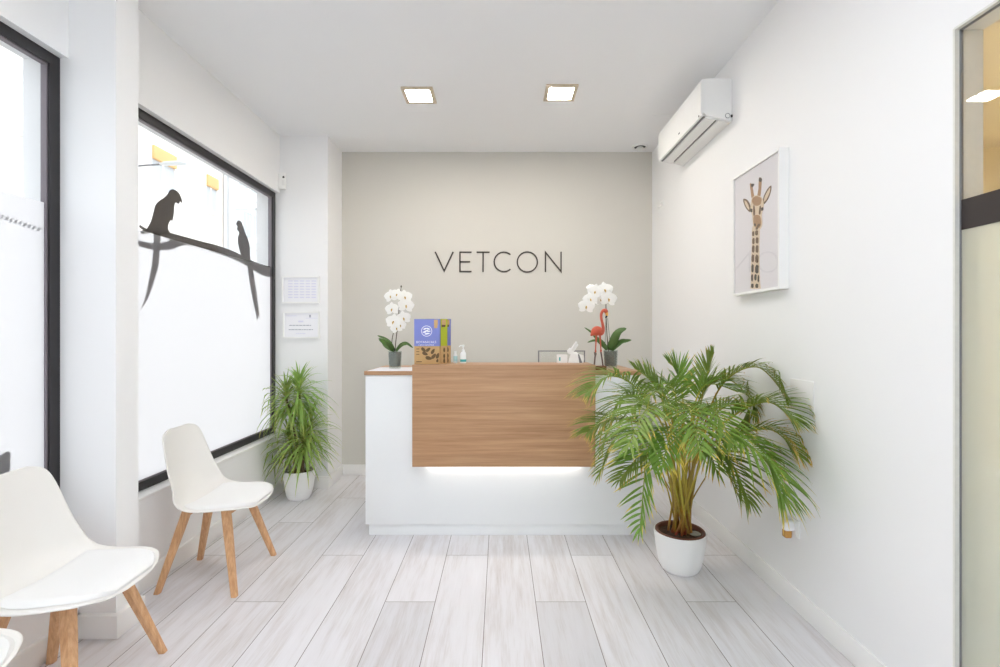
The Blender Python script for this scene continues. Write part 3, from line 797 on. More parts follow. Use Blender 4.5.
# ------------------------------------------------------------------ plants
random.seed(21)
def strip(mb, pts, wid, nrm, mi=0, ts=None, fold=0.25):
    vs, tt = [], []
    m = len(pts)
    for i, p in enumerate(pts):
        d = (pts[min(i + 1, m - 1)] - pts[max(i - 1, 0)]).normalized()
        s = d.cross(nrm)
        s = s.normalized() if s.length > 1e-6 else Vector((1, 0, 0))
        n2 = s.cross(d)
        w2 = wid[i]
        vs += [p + s * w2 + n2 * w2 * fold, p, p - s * w2 + n2 * w2 * fold]
        tt += [ts[i] if ts else i / (m - 1)] * 3
    fs = []
    for i in range(m - 1):
        a = i * 3
        fs += [[a, a + 1, a + 4, a + 3], [a + 1, a + 2, a + 5, a + 4]]
    mb.add(vs, fs, mi, True, tt)
def clampx(v): 
    if v.x > XR - .012: v.x = XR - .012
    return v
UP = Vector((0, 0, 1))
def frond(parent, keys, L, n=24, start=.42, wid=.0105, droop=.55, ang=38, dry=0.0):
    rad = cr([tuple(k) for k in keys], 40)
    pts = [clampx(Vector(p)) for p in rad]
    mb = MB()
    rr = [.0052 * (1 - .72 * i / 39) + .0008 for i in range(40)]
    mb.tube(pts, rr, 6, 1, t=[min(1, i / 22) * .95 for i in range(40)])
    for i in range(n):
        f = start + (1 - start) * (i + .5) / n
        x = f * 39; k = min(int(x), 38); p = pts[k].lerp(pts[k + 1], x - k)
        T = (pts[min(k + 2, 39)] - pts[max(k - 1, 0)]).normalized()
        S = T.cross(UP)
        S = S.normalized() if S.length > .05 else Vector((1, 0, 0))
        N = S.cross(T).normalized()
        g = (i + .5) / n
        ll = L * (0.55 + .45 * math.sin(math.pi * min(1, g * .9 + .12))) * (1 - .45 * g ** 3) * random.uniform(.88, 1.1)
        for sd in (1, -1):
            a = R(ang + random.uniform(-7, 7) + (1 - g) * 14) if g < .96 else R(14)
            dirv = (S * sd * math.sin(a) + T * math.cos(a) + N * random.uniform(.22, .5)).normalized()
            q = []
            dr = droop * random.uniform(.7, 1.3)
            for s5 in range(7):
                s = s5 / 6
                v = p + dirv * ll * s + Vector((0, 0, -1)) * ll * dr * s * s * .62
                q.append(clampx(v))
            w7 = [wid * w for w in (.35, .8, 1, .95, .75, .42, .06)]
            nrm = (N * .8 + UP * .5 + S * sd * -.25).normalized()
            d0 = dry + random.uniform(-.12, .12)
            strip(mb, q, w7, nrm, 0, [min(1.3, max(0.02, v + d0)) for v in (.22, .35, .45, .55, .66, .82, 1.02)], .3)
    return mb.build('frond', [M['palm'], M['palm_stem']], parent, fix=False, sharp=80)

pc = Vector((0.995, 2.655, 0))
palm = thing('potted_palm', pc, 'large areca palm in a white pot on the floor at the right of the desk', 'potted plant', 'potted plants on the floor')
def pot(t, c, rb, rt, h, name='pot', lean=.55):
    prof = [(0, 0), (rb * .92, 0), (rb, .006)]
    for i in range(1, 9):
        f = i / 8; prof.append((rb + (rt - rb) * f ** lean, .006 + (h - .012) * f))
    prof += [(rt, h - .004), (rt - .003, h), (rt - .006, h - .001), (rt - .008, h - .02), (rt - .012, h - .05), (rt - .02, h - .05)]
    prof.append((0, h - .05))
    return MB().lathe(prof, c, 56).build(name, M['pot'], t)
pot(palm, pc, .098, .139, .213)
MB().lathe([(.131, .185), (.131, .215), (.126, .219), (.118, .216), (.114, .200), (.112, .188)], pc, 48).build('inner_pot', M['inner_pot'], palm)
m = MB()
def soil_fn(rad, h, c, k):
    def fn(u, v):
        a = 2 * math.pi * u; r2 = rad * v
        return Vector((c.x + r2 * math.cos(a), c.y + r2 * math.sin(a), c.z + h + .006 * math.sin(9 * a + k) * v * (1 - v) * 3 + .01 * (1 - v)))
    return fn
m.grid(soil_fn(.116, .196, pc, 1), 33, 9)
m.build('soil', M['soil'], palm)
m = MB(); m.lathe([(0, .0), (.022, .003), (.026, .010), (.018, .017), (0, .019)], pc + Vector((.072, -.03, .196)), 14, sx=1.2)
m.build('stone', M['pebble'], palm)
def Q(x, y, Y): return P(x, y, Y)
def base_pt():
    a = random.uniform(0, 2 * math.pi); r2 = random.uniform(.01, .065)
    return pc + Vector((r2 * math.cos(a), r2 * math.sin(a), .198))
FR = [
    # mid, peak, ..., tip    , L, n, droop, ang, dry
    ([(700, 440, 2.6), (722, 385, 2.52), (757, 367, 2.42), (786, 396, 2.32)], .17, 26, .75, 34, .0),
    ([(694, 440, 2.7), (702, 398, 2.72), (708, 372, 2.74), (714, 352, 2.72)], .16, 20, .25, 22, .0),
    ([(700, 450, 2.5), (735, 415, 2.36), (768, 402, 2.22), (793, 420, 2.12)], .21, 30, .6, 34, .02),
    ([(702, 455, 2.5), (735, 436, 2.36), (772, 430, 2.25), (799, 456, 2.15)], .18, 24, .7, 34, .22),
    ([(698, 470, 2.45), (715, 436, 2.30), (744, 442, 2.15), (768, 464, 2.08), (782, 498, 2.03)], .25, 28, .9, 42, .02),
    ([(695, 480, 2.6), (708, 452, 2.55), (722, 462, 2.5), (738, 496, 2.45)], .17, 18, .6, 40, -.05),
    ([(668, 440, 2.6), (640, 392, 2.5), (612, 376, 2.42), (589, 392, 2.36)], .23, 28, .7, 36, .04),
    ([(666, 450, 2.5), (640, 424, 2.4), (610, 420, 2.32), (588, 432, 2.26)], .21, 26, .75, 36, .08),
    ([(668, 460, 2.45), (660, 430, 2.36), (648, 450, 2.30), (640, 530, 2.28)], .22, 26, .30, 48, .06),
    ([(672, 460, 2.4), (664, 418, 2.2), (648, 408, 2.05), (628, 446, 1.92)], .22, 22, .6, 46, .0),
    ([(672, 440, 2.7), (662, 400, 2.72), (650, 380, 2.74), (634, 368, 2.74)], .19, 20, .3, 30, .0),
    ([(684, 430, 2.8), (682, 392, 2.85), (678, 372, 2.88), (668, 362, 2.9)], .18, 20, .25, 26, .0),
    ([(692, 430, 2.75), (705, 390, 2.72), (730, 380, 2.66), (762, 412, 2.6)], .2, 24, .6, 36, .03),
    ([(668, 440, 2.6), (646, 405, 2.55), (622, 398, 2.5), (602, 450, 2.48)], .21, 24, .6, 38, .04),
    ([(664, 460, 2.6), (640, 436, 2.6), (616, 438, 2.58), (600, 474, 2.56)], .17, 20, .6, 38, .10),
    ([(690, 450, 2.5), (700, 415, 2.35), (712, 408, 2.2), (732, 440, 2.08)], .22, 22, .6, 42, .0),
    ([(682, 450, 2.4), (684, 415, 2.22), (690, 410, 2.1), (700, 452, 1.96)], .2, 20, .65, 46, .05),
    ([(676, 450, 2.5), (668, 402, 2.4), (655, 392, 2.3), (630, 410, 2.2)], .22, 24, .5, 38, .0),
    ([(688, 440, 2.6), (698, 395, 2.55), (712, 384, 2.5), (738, 392, 2.44)], .21, 22, .5, 34, .02),
    ([(680, 440, 2.7), (676, 398, 2.7), (668, 384, 2.66), (650, 388, 2.6)], .2, 20, .5, 36, .0),
    ([(692, 470, 2.55), (720, 440, 2.45), (750, 440, 2.38), (778, 470, 2.3)], .2, 22, .7, 38, .2),
    ([(690, 480, 2.5), (704, 450, 2.4), (728, 458, 2.28), (748, 500, 2.2)], .22, 22, .7, 42, .0),
    ([(670, 480, 2.5), (656, 450, 2.42), (640, 455, 2.36), (620, 480, 2.3)], .18, 20, .6, 40, .05),
    ([(684, 460, 2.75), (690, 425, 2.85), (700, 410, 2.95), (716, 430, 3.05)], .2, 20, .55, 38, .0),
    ([(678, 460, 2.72), (670, 425, 2.76), (658, 415, 2.80), (645, 432, 2.82)], .18, 20, .55, 38, .0),
    ([(694, 460, 2.65), (715, 415, 2.65), (740, 405, 2.66), (765, 425, 2.66)], .2, 22, .6, 36, .12),
    ([(680, 480, 2.45), (678, 440, 2.32), (672, 432, 2.2), (662, 466, 2.1)], .19, 20, .65, 44, .1),
    ([(686, 480, 2.5), (694, 436, 2.4), (702, 430, 2.32), (716, 470, 2.22)], .19, 20, .65, 44, .12),
]
for keys, L, n, dr, an, dry in FR:
    kp = [base_pt()] + [Q(*k) for k in keys]
    big = L > .21 and keys[-1][2] < 2.3
    frond(palm, kp, L * 1.08, int(n * (1.15 if big else 1.35)), .46, .0070 if big else .0054, dr * .85, an, dry)
for i in range(11):
    b0 = base_pt(); a = random.uniform(0, 2 * math.pi); r2 = random.uniform(.06, .17)
    e = pc + Vector((r2 * math.cos(a), r2 * math.sin(a), random.uniform(.48, .66)))
    c1 = b0.lerp(e, .5) + Vector((0, 0, .02))
    pts = [Vector(q) for q in cr([tuple(b0), tuple(c1), tuple(e)], 10)]
    MB().tube(pts, [.0066 - .0005 * k for k in range(10)], 7, 0, t=[k / 11 for k in range(10)]).build('stalk', M['palm_stem'], palm)

dc = Vector((-1.585, 3.79, 0))
drac = thing('potted_dracaena', dc, 'slim dracaena with long narrow leaves in a white pot below the certificates', 'potted plant', 'potted plants on the floor')
pot(drac, dc, .082, .121, .228)
m = MB(); m.grid(soil_fn(.113, .196, dc, 2), 33, 9); m.build('soil', M['soil'], drac)
def crown(top, n, L, spread=1.0, lowest=-20):
    mb = MB()
    for i in range(n):
        f = i / n
        a = i * 2.39996 + random.uniform(-.3, .3)
        el = R(82 - (82 - lowest) * f ** .8 + random.uniform(-8, 8))
        p = top + Vector((0, 0, -.16 * f + .03))
        ll = L * random.uniform(.8, 1.12) * (.78 + .3 * math.sin(math.pi * min(1, f + .2)))
        d = Vector((math.cos(a) * math.cos(el) * spread, math.sin(a) * math.cos(el) * spread, math.sin(el))).normalized()
        dr = random.uniform(.45, .95) * (.35 + .65 * math.cos(el))
        q = []
        for s8 in range(8):
            s = s8 / 7
            v = p + d * ll * s + Vector((0, 0, -1)) * ll * dr * s * s
            v.x = max(v.x, XL + .02)
            v.y = min(v.y, PB0 - .025) if v.x < PBX + .02 else v.y
            if v.z < .225 and (v - dc).xy.length < .135: v.z = .225
            q.append(v)
        out = d.cross(UP); nrm = out.cross(d).normalized() if out.length > .02 else Vector((1, 0, 0))
        strip(mb, q, [.0085 * w for w in (.55, .85, 1, 1, .85, .6, .35, .05)], nrm, 0, [max(.02, v + random.uniform(-.1, .1)) for v in (.0, .1, .25, .4, .55, .7, .85, 1.0)], .35)
    return mb.build('leaf_crown', M['drac'], drac, fix=False, sharp=80)
tops = [(P(299, 389, 3.80), 130, .31), (P(286, 396, 3.74), 80, .27), (P(304, 436, 3.72), 120, .31), (P(290, 440, 3.80), 80, .28), (P(311, 424, 3.86), 50, .28)]
for i, (tp, n, L) in enumerate(tops):
    b0 = dc + Vector((.03 * math.cos(i * 1.3), .03 * math.sin(i * 1.3), .195))
    pts = [Vector(q) for q in cr([tuple(b0), tuple(b0.lerp(tp, .5) + Vector((.008, 0, 0))), tuple(tp)], 12)]
    MB().tube(pts, [.011 - .0003 * k for k in range(12)], 9).build('cane', M['cane'], drac)
    crown(tp, n, L)

# ------------------------------------------------------------------ things on the desk
WT, LT = 1.0596, 1.1046                 # worktop and ledge heights
tag(MB().box(-.85, -.556, 3.072, 3.40, WT, WT + .0016).build('paper_sheet', M['paper'], None, (-.70, 3.25, WT)), 'white paper sheet lying on the worktop under the left orchid pot', 'paper')

def petal(mb, c, d, up, length, width, mi=0, cup=.12, tip=.9):
    d = d.normalized(); n = (up - d * up.dot(d)).normalized(); s = d.cross(n)
    def fn(u, v):
        x = (u * 2 - 1)
        wv = width / 2 * math.sin(math.pi * min(1, (.10 + .90 * v) ** tip)) ** .62
        return c + d * length * v + s * x * wv + n * (cup * length * (v * v * .9 - .3 * v) - cup * width * x * x * .5 * v)
    mb.grid(fn, 7, 8, mi)
def flower(parent, c, nrm, size, roll=0.0):
    nrm = nrm.normalized()
    r0 = nrm.cross(UP).normalized(); u0 = r0.cross(nrm).normalized()
    def dr(a): a = R(a) + roll; return r0 * math.sin(a) + u0 * math.cos(a)
    mb = MB()
    for a in (0, 128, -128):
        petal(mb, c - nrm * .002, dr(a), nrm, size * .50, size * .36, 0, -.10)
    for a in (78, -78):
        petal(mb, c + nrm * .002, dr(a), nrm, size * .52, size * .60, 0, .08, .8)
    fl = mb.build('flower', M['petal'], parent, fix=False, sharp=80)
    lb = MB()
    lb.tube([c + nrm * .001, c + nrm * size * .10 + dr(180) * size * .06, c + nrm * size * .13 + dr(180) * size * .18], [size * .04, size * .055, size * .015], 8)
    lb.build('lip', M['lip'], fl)
    return fl
def oleaf(parent, pts, wid):
    q = [Vector(p) for p in cr([tuple(p) for p in pts], 12)]
    mb = MB(); d = (q[-1] - q[0]).normalized()
    s = Vector((d.y, -d.x, 0)); s = s.normalized() if s.length > .05 else Vector((0, 1, 0))
    nrm = Vector((0, -.75, .66))
    ws = [wid * math.sin(math.pi * min(.985, (.06 + .94 * i / 11) ** .8)) ** .6 for i in range(12)]
    ws[-1] = .0008
    strip(mb, q, ws, nrm, 0, None, .22)
    o = mb.build('leaf', M['orchid_leaf'], parent, fix=False, sharp=80)
    sm = o.modifiers.new('thick', 'SOLIDIFY'); sm.thickness = .0025; sm.offset = 0
    return o
def orchid(c, label, rp, hp, base):
    t = thing('potted_orchid', c, label, 'orchid', 'white orchids on the desk')
    MB().lathe([(0, 0), (rp * .84, 0), (rp * .88, .004), (rp, hp), (rp - .0025, hp), (rp * .86, .008), (0, .006)], c, 40).build('glass_pot', M['glass_pot'], t)
    MB().lathe([(0, .014), (rp * .74, .014), (rp * .80, .02), (rp * .93, hp - .012), (rp * .90, hp - .008), (rp * .80, hp - .018), (0, hp - .014)], c, 40).build('inner_pot', M['bark'], t)
    return t
# left orchid
oc = Vector(P(395, 368.3, 3.30)); oc.z = WT + .0018
t = orchid(oc, 'white upright orchid on the paper sheet at the left end of the desk', .046, .118, None)
OY = oc.y
T0 = lambda x, y, dy=0: P(x, y, OY + dy)
sp = [T0(394.8, 353), T0(396.2, 338), T0(398.2, 322, -.004), T0(399.0, 310, -.006), T0(400.0, 297), T0(401.2, 287, .01)]
m = MB(); m.tube([Vector(q) for q in cr([tuple(p) for p in sp], 30)], [.0035 - .00006 * i for i in range(30)], 7); m.build('flower_stem', M['orchid_stem'], t)
m = MB(); m.tube([Vector(q) for q in cr([tuple(T0(393.5, 353, .01)), tuple(T0(391.8, 343, .01)), tuple(T0(393.8, 331, .01)), tuple(T0(397, 318, .006))], 16)], .0028, 7); m.build('flower_stem', M['orchid_stem'], t)
for x, y, s, nx, nz, ro, dy in ((391, 296, .070, -.25, .1, .2, -.02), (397, 294.5, .064, .1, .2, -.3, -.03), (392.0, 309, .070, -.2, 0, .1, -.02), (393.5, 321.5, .078, -.1, .05, -.1, -.03), (396.5, 328, .060, .1, -.2, .3, -.02),
                                (404.8, 297, .074, .35, .1, .1, .01), (406, 305.5, .080, .4, 0, -.1, .0), (403.5, 318, .072, .3, -.1, .2, .0), (400.5, 325, .056, .2, -.2, .0, -.02)):
    flower(t, T0(x, y, dy), Vector((nx, -1, nz)), s * 1.42, ro)
for x, y in ((400.4, 291), (401.2, 286.5)):
    m = MB(); q = T0(x, y, .01); m.tube([q + Vector((0, 0, -.008)), q, q + Vector((0, 0, .008))], [.003, .006, .002], 8); m.build('bud', M['orchid_stem'], t)
oleaf(t, [T0(394.5, 351), T0(390, 343, -.01), T0(384.5, 338.5, -.02), T0(377.5, 335.5, -.02)], .012)
oleaf(t, [T0(394, 351, -.01), T0(388.5, 345.5, -.05), T0(384, 342.5, -.08), T0(378.5, 338.5, -.10)], .024)
oleaf(t, [T0(396.5, 351), T0(401, 345, .0), T0(406.5, 343.3, .0), T0(413, 348, .0)], .013)
oleaf(t, [T0(396, 351, -.01), T0(400, 347, -.03), T0(404, 344.5, -.05), T0(407, 344.5, -.06)], .017)
oleaf(t, [T0(394, 351), T0(391, 349, .03), T0(386, 346, .06), T0(382, 342, .09)], .018)
# right orchid
oc = Vector(P(610.6, 367.3, 3.36)); oc.z = WT
t = orchid(oc, 'white orchid with an arching spray beside the flamingo figurine on the desk', .051, .125, None)
OY = oc.y
m = MB(); m.tube([Vector(q) for q in cr([tuple(T0(608.5, 352)), tuple(T0(607, 335, .005)), tuple(T0(606, 315, .0)), tuple(T0(605.6, 300, -.01)), tuple(T0(602, 291, -.02)), tuple(T0(596, 288, -.03)), tuple(T0(590, 292, -.04)), tuple(T0(586.5, 300, -.05))], 40)], [.0038 - .00005 * i for i in range(40)], 7); m.build('flower_stem', M['orchid_stem'], t)
m = MB(); m.tube([T0(604.8, 352, .01), T0(606.0, 316, .01)], .002, 6).tube([T0(611, 352, .01), T0(607.6, 318, .01)], .002, 6); m.build('stake', M['stake'], t)
for x, y, s, nx, nz, ro, dy in ((604.7, 289.8, .098, .05, .15, .1, -.05), (595.0, 291.6, .094, -.1, .1, -.2, -.06), (590.6, 299.0, .088, -.2, 0, .15, -.07), (586.4, 306.3, .094, -.2, -.1, -.1, -.08), (608.5, 298.8, .100, .15, -.05, -.1, -.06), (600.5, 299.5, .07, 0, -.1, .3, -.035), (590.5, 287.5, .05, -.3, .4, .2, -.02)):
    flower(t, T0(x, y, dy), Vector((nx, -1, nz)), s * 1.22, ro)
oleaf(t, [T0(610.5, 350), T0(614, 340, -.02), T0(619, 332, -.04), T0(626.5, 328.3, -.05)], .030)
oleaf(t, [T0(612, 350), T0(616, 346, -.02), T0(621.5, 341.8, -.04), T0(626, 341, -.05), T0(631.5, 340, -.06)], .021)
oleaf(t, [T0(607.5, 350), T0(603, 344, .0), T0(599, 340, .0), T0(595, 336, .0)], .018)
oleaf(t, [T0(607.5, 349), T0(600, 342, .05), T0(594, 340.5, .06), T0(587.5, 342.5, .06)], .012)
oleaf(t, [T0(606.5, 350), T0(599, 342, .08), T0(592, 333, .09), T0(584.5, 327.5, .09)], .012)
oleaf(t, [T0(609, 350), T0(610, 345, .05), T0(612.5, 340, .09), T0(613, 336, .12)], .02)

# stand-up packets
def packet(x0, x1, y0, h, colour, label, face):
    dpt = .040
    t = thing('food_packet', ((x0 + x1) / 2, y0 + dpt / 2, LT), label, 'packet', 'kraft packets on the desk ledge')
    MB().box(x0, x1, y0, y0 + dpt, LT, LT + h, .002).build('box', M['kraft'], t)
    zc = LT + h * .40
    MB().box(x0 - .0006, x1 + .0006, y0 - .0006, y0 + dpt + .0006, zc, LT + h + .0006, .001).build('printed_sleeve', colour, t)
    w2 = x1 - x0
    if face:
        tab = MB().box(x1 - w2 * .22, x1 - w2 * .07, y0 - .0016, y0 - .0004, LT + h * .86, LT + h * .985, 0)
        tab.box(x1 - w2 * .21, x1 - w2 * .09, y0 - .0016, y0 - .0004, LT + h * .80, LT + h * .86, 0)
        tab.build('tab', M['kraft'], t)
        lg = MB(); c0 = Vector((x0 + w2 * .49, y0 - .0012, LT + h * .735)); rr = w2 * .215
        n = 40; vs = []
        for k in range(n):
            a = 2 * math.pi * k / n
            for q in (rr, rr * .90): vs.append(c0 + Vector((q * math.cos(a), 0, q * math.sin(a))))
        lg.add(vs, [[2 * k, 2 * k + 1, (2 * k + 3) % (2 * n), (2 * k + 2) % (2 * n)] for k in range(n)])
        def lf(cx, cz, L, wd, ang):
            a = R(ang); out = []
            for k in range(14):
                q = 2 * math.pi * k / 14; lx = L * math.cos(q); lz = wd * math.sin(q) * (1 - .25 * math.cos(q))
                out.append(c0 + Vector(((cx * rr) + lx * math.cos(a) - lz * math.sin(a), 0, cz * rr + lx * math.sin(a) + lz * math.cos(a))))
            return out
        for cx, cz, L, wd, an in ((-.28, .42, .36, .13, 20), (.30, .42, .36, .13, -20), (-.1, .0, .5, .15, 28), (.42, -.05, .34, .12, 10), (-.45, -.22, .3, .11, -10), (.1, -.48, .5, .14, 8)):
            lg.prism(lf(cx, cz, L * rr, wd * rr, an), (0, -.0004, 0))
        lg.build('leaf_logo', M['white_print'], t)
        lp2 = MB(); c0 = Vector((x0 + w2 * .63, y0 - .0012, LT + h * .205)); rr = w2 * .33
        for cx, cz, L, wd, an in ((-.80, .62, .34, .19, -45), (-.25, .62, .34, .18, 40), (-.62, .16, .36, .20, -25), (.32, .42, .36, .18, 60), (.42, -.15, .38, .20, 50), (-.18, -.38, .40, .21, -15), (.88, -.1, .36, .18, 70), (.85, -.68, .2, .13, 80)):
            lp2.prism(lf(cx, cz, L * rr, wd * rr, an), (0, -.0004, 0))
        lp2.build('leaf_print', M['kraft_dark'], t); lp2 = MB()
        lp2.box(x0 + w2 * .08, x0 + w2 * .30, y0 - .0014, y0 - .0006, LT + h * .045, LT + h * .062)
        for q in range(3): lp2.box(x0 + w2 * .08, x0 + w2 * .2, y0 - .0014, y0 - .0006, LT + h * (.33 - q * .06), LT + h * (.345 - q * .06))
        lp2.build('small_print', M['kraft_dark'], t)
        for body_, sz, zz in (('BOTANICALS', .0205, .466), ('organic herbal food', .0125, .415)):
            cu = bpy.data.curves.new('printed_text', 'FONT'); cu.body = body_; cu.size = sz; cu.align_x = 'CENTER'; cu.extrude = .0003
            if sz > .02: cu.space_character = 1.05
            cu.materials.append(M['white_print'])
            to = bpy.data.objects.new('printed_text', cu); COL.objects.link(to)
            me = bpy.data.meshes.new_from_object(to.evaluated_get(bpy.context.evaluated_depsgraph_get()))
            bpy.data.objects.remove(to); me.name = 'printed_text'
            to = bpy.data.objects.new('printed_text', me); COL.objects.link(to); to.parent = t
            to.rotation_euler = (R(90), 0, 0)
            to.location = Vector((x0 + w2 * .47, y0 - .0012, LT + h * zz)) - ORIG[t.name]
    else:
        tab = MB().box(x1 - w2 * .20, x1 - w2 * .03, y0 - .0016, y0 - .0004, LT + h * .87, LT + h * .985, 0, 2, 0)
        tab.box(x1 - w2 * .20, x1 - w2 * .05, y0 - .0018, y0 - .0004, LT + h * .82, LT + h * .87, 0, 2, 1)
        tab.build('tab', [M['kraft'], M['kraft_dark']], t); tab = MB()
        lf2 = Vector((x1 - w2 * .10, y0 - .001, LT + h * .17))
        for dz in (0, -.03, .04): tab.prism([lf2 + Vector((.006 * math.cos(a), 0, dz + .016 * math.sin(a))) for a in [2 * math.pi * k / 12 for k in range(12)]], (0, -.0005, 0), 1)
        tab.build('leaf_print', [M['kraft'], M['kraft_dark']], t)
packet(-.547, -.385, 3.062, .287, M['blue'], 'blue and kraft packet with white round leaf logo, frontmost of the three on the ledge', True)
packet(-.508, -.345, 3.108, .289, M['lime'], 'lime green and kraft packet peeking out between the two blue ones on the ledge', False)
packet(-.490, -.327, 3.154, .291, M['blue'], 'blue and kraft packet standing rearmost behind the lime green one', False)

# bottles
q = P(455.4, 362.8, 3.17); q.z = LT
t = thing('small_bottle', q, 'small white bottle with pale teal stripes, next to the packets on the ledge', 'bottle', 'bottles on the desk ledge')
MB().lathe([(0, 0), (.0115, 0), (.013, .003), (.013, .055), (.009, .062), (.007, .064)], q, 24).build('body', M['bottle'], t)
MB().lathe([(.0132, .012), (.0135, .013), (.0135, .046), (.0132, .047)], q, 24).build('label_band', M['pale_teal'], t)
MB().lathe([(.0075, .063), (.0085, .064), (.0085, .078), (.007, .080), (0, .080)], q, 20).build('cap', M['bottle'], t)
q = P(463.2, 363.2, 3.16); q.z = LT
t = thing('pump_bottle', q, 'white pump bottle with a teal band near its base on the ledge', 'bottle', 'bottles on the desk ledge')
MB().lathe([(0, 0), (.018, 0), (.020, .003), (.020, .062), (.015, .072), (.009, .076)], q, 28).build('body', M['bottle'], t)
MB().lathe([(.0202, .010), (.0206, .011), (.0206, .025), (.0202, .026)], q, 28).build('label_band', M['teal'], t)
m = MB(); m.lathe([(.0095, .075), (.0105, .077), (.0105, .088), (.004, .092), (.004, .108), (.009, .110), (.009, .120), (0, .122)], q, 20)
m.tube([q + Vector((0, 0, .116)), q + Vector((-.018, -.008, .116)), q + Vector((-.026, -.012, .108))], .0035, 8); m.build('pump', M['bottle'], t)

# clear framed panel behind the ledge
a, b5 = P(538, 350.5, 3.42), P(585, 349, 3.42)
t = thing('acrylic_panel', ((a.x + b5.x) / 2, 3.42, WT), 'clear panel with a thin grey frame standing behind the ledge near the white rabbit', 'desk panel')
m = MB(); zt = a.z
m.ring((a.x, b5.x, WT, zt), (a.x + .009, b5.x - .007, WT + .007, zt - .007), 3.415, 3.43, 'y')
m.build('frame', M['grey'], t)
MB().box(a.x + .005, b5.x - .003, 3.421, 3.424, WT + .004, zt - .003).build('clear_sheet', M['acrylic'], t)

# small card box, faceted rabbit
t = thing('card_box', P(562.3, 362, 3.2), 'small white box with a teal mark on the ledge beside the faceted rabbit', 'box')
a = P(557.2, 354.6, 3.19); b5 = P(567.4, 362, 3.19); ORIG[t.name].z = LT; t.location.z = LT
MB().box(a.x, b5.x, 3.19, 3.235, LT, LT + .054, .0015).build('box', M['plastic'], t)
MB().box(a.x + .012, a.x + .022, 3.1888, 3.1905, LT + .014, LT + .038, 0).build('printed_mark', M['teal'], t)
RY = 3.19
rb = thing('rabbit_ornament', Vector((P(574, 363, RY).x, RY, LT)), 'white faceted rabbit ornament with raised ears on the ledge beside the flamingo', 'ornament')
zo = LT - P(568, 363, RY).z
def rp(x, y, dy=0): v = P(x, y, RY + dy); v.z += zo; return v
MB().hull([rp(568, 363, -.02), rp(568, 363, .02), rp(579.5, 363, -.02), rp(579.5, 363, .02), rp(580.5, 355.5, -.012), rp(580.5, 355.5, .014), rp(576, 351.8, 0), rp(571.5, 353, -.014), rp(571.5, 353, .014), rp(569.6, 357, -.016)]).build('body', M['plastic'], rb)
MB().hull([rp(567.0, 350.4, -.004), rp(567.4, 353.0, 0), rp(570.5, 354.6, -.012), rp(570.5, 354.6, .012), rp(574.2, 352.6, -.010), rp(574.2, 352.6, .010), rp(573, 348.4, 0), rp(569.5, 347.8, -.008), rp(569.5, 347.8, .008)]).build('head', M['plastic'], rb)
MB().hull([rp(570.2, 349.2, -.012), rp(573.0, 350.8, -.010), rp(571.6, 349.6, -.018), rp(576.0, 341.0, -.014), rp(577.4, 342.6, -.012), rp(574.4, 345.0, -.019)]).build('ear', M['plastic'], rb)
MB().hull([rp(572.0, 350.0, .012), rp(574.4, 351.4, .010), rp(573.4, 350.2, .018), rp(577.4, 343.4, .014), rp(578.4, 345.0, .012), rp(576.2, 347.2, .019)]).build('ear', M['plastic'], rb)
MB().hull([rp(578.6, 354.0, -.016), rp(583.6, 355.2, -.008), rp(584.2, 359.0, 0), rp(583.2, 363, -.016), rp(583.2, 363, .016), rp(580.8, 363, -.016), rp(580.8, 360, .016), rp(582.4, 355.4, .012)]).build('haunch', M['plastic'], rb)
MB().hull([rp(577.8, 354.4, -.0175), rp(579.0, 354.2, -.0165), rp(582.4, 362.9, -.021), rp(579.4, 362.9, -.021), rp(580.4, 360, -.005)]).build('fold', M['grey'], rb)  # shade of the gap before the haunch, built as a grey wedge

# flamingo figurine
FY = 3.19
fl = thing('flamingo_figurine', Vector((P(600, 369, FY).x, FY, WT)), 'coral flamingo figurine on a dark wooden base at the right end of the desk', 'figurine')
fz0 = WT - P(600, 370.2, FY).z
def fp2(x, y, dy=0): v = P(x, y, FY + dy); v.z += fz0; return v
a, b5 = fp2(595.2, 366.4), fp2(605.6, 370.2)
MB().box(a.x, b5.x, FY - .03, FY + .03, WT, a.z, .002).build('base', M['base_wood'], fl)
px = FY / F
keys = [(590.8, 336.4, .5), (592.2, 334.8, 2.0), (594.6, 332.6, 4.2), (597, 331.4, 4.9), (599.2, 332.2, 4.4), (601.2, 333.2, 3.0), (602.8, 331.6, 2.0), (603.2, 328, 1.6), (602.4, 323.5, 1.35), (601.3, 319, 1.3), (601.2, 315, 1.35), (602.4, 312, 1.5), (604.2, 310.9, 1.9), (605.8, 311.6, 2.1), (606.6, 313.2, 1.7)]
kk = cr(keys, 60)
m = MB(); m.tube([fp2(k[0], k[1]) for k in kk], [max(.4, k[2]) * px for k in kk], 14); m.build('body', M['coral'], fl)
m = MB(); m.tube([fp2(606.4, 313.0), fp2(606.9, 314.8), fp2(606.7, 316.4)], [1.7 * px, 1.45 * px, 1.1 * px], 10, 0)
m.tube([fp2(606.7, 316.2), fp2(606.2, 317.6), fp2(605.3, 318.6)], [1.12 * px, .9 * px, .25 * px], 10, 1); m.build('beak', [M['beak'], M['black']], fl)
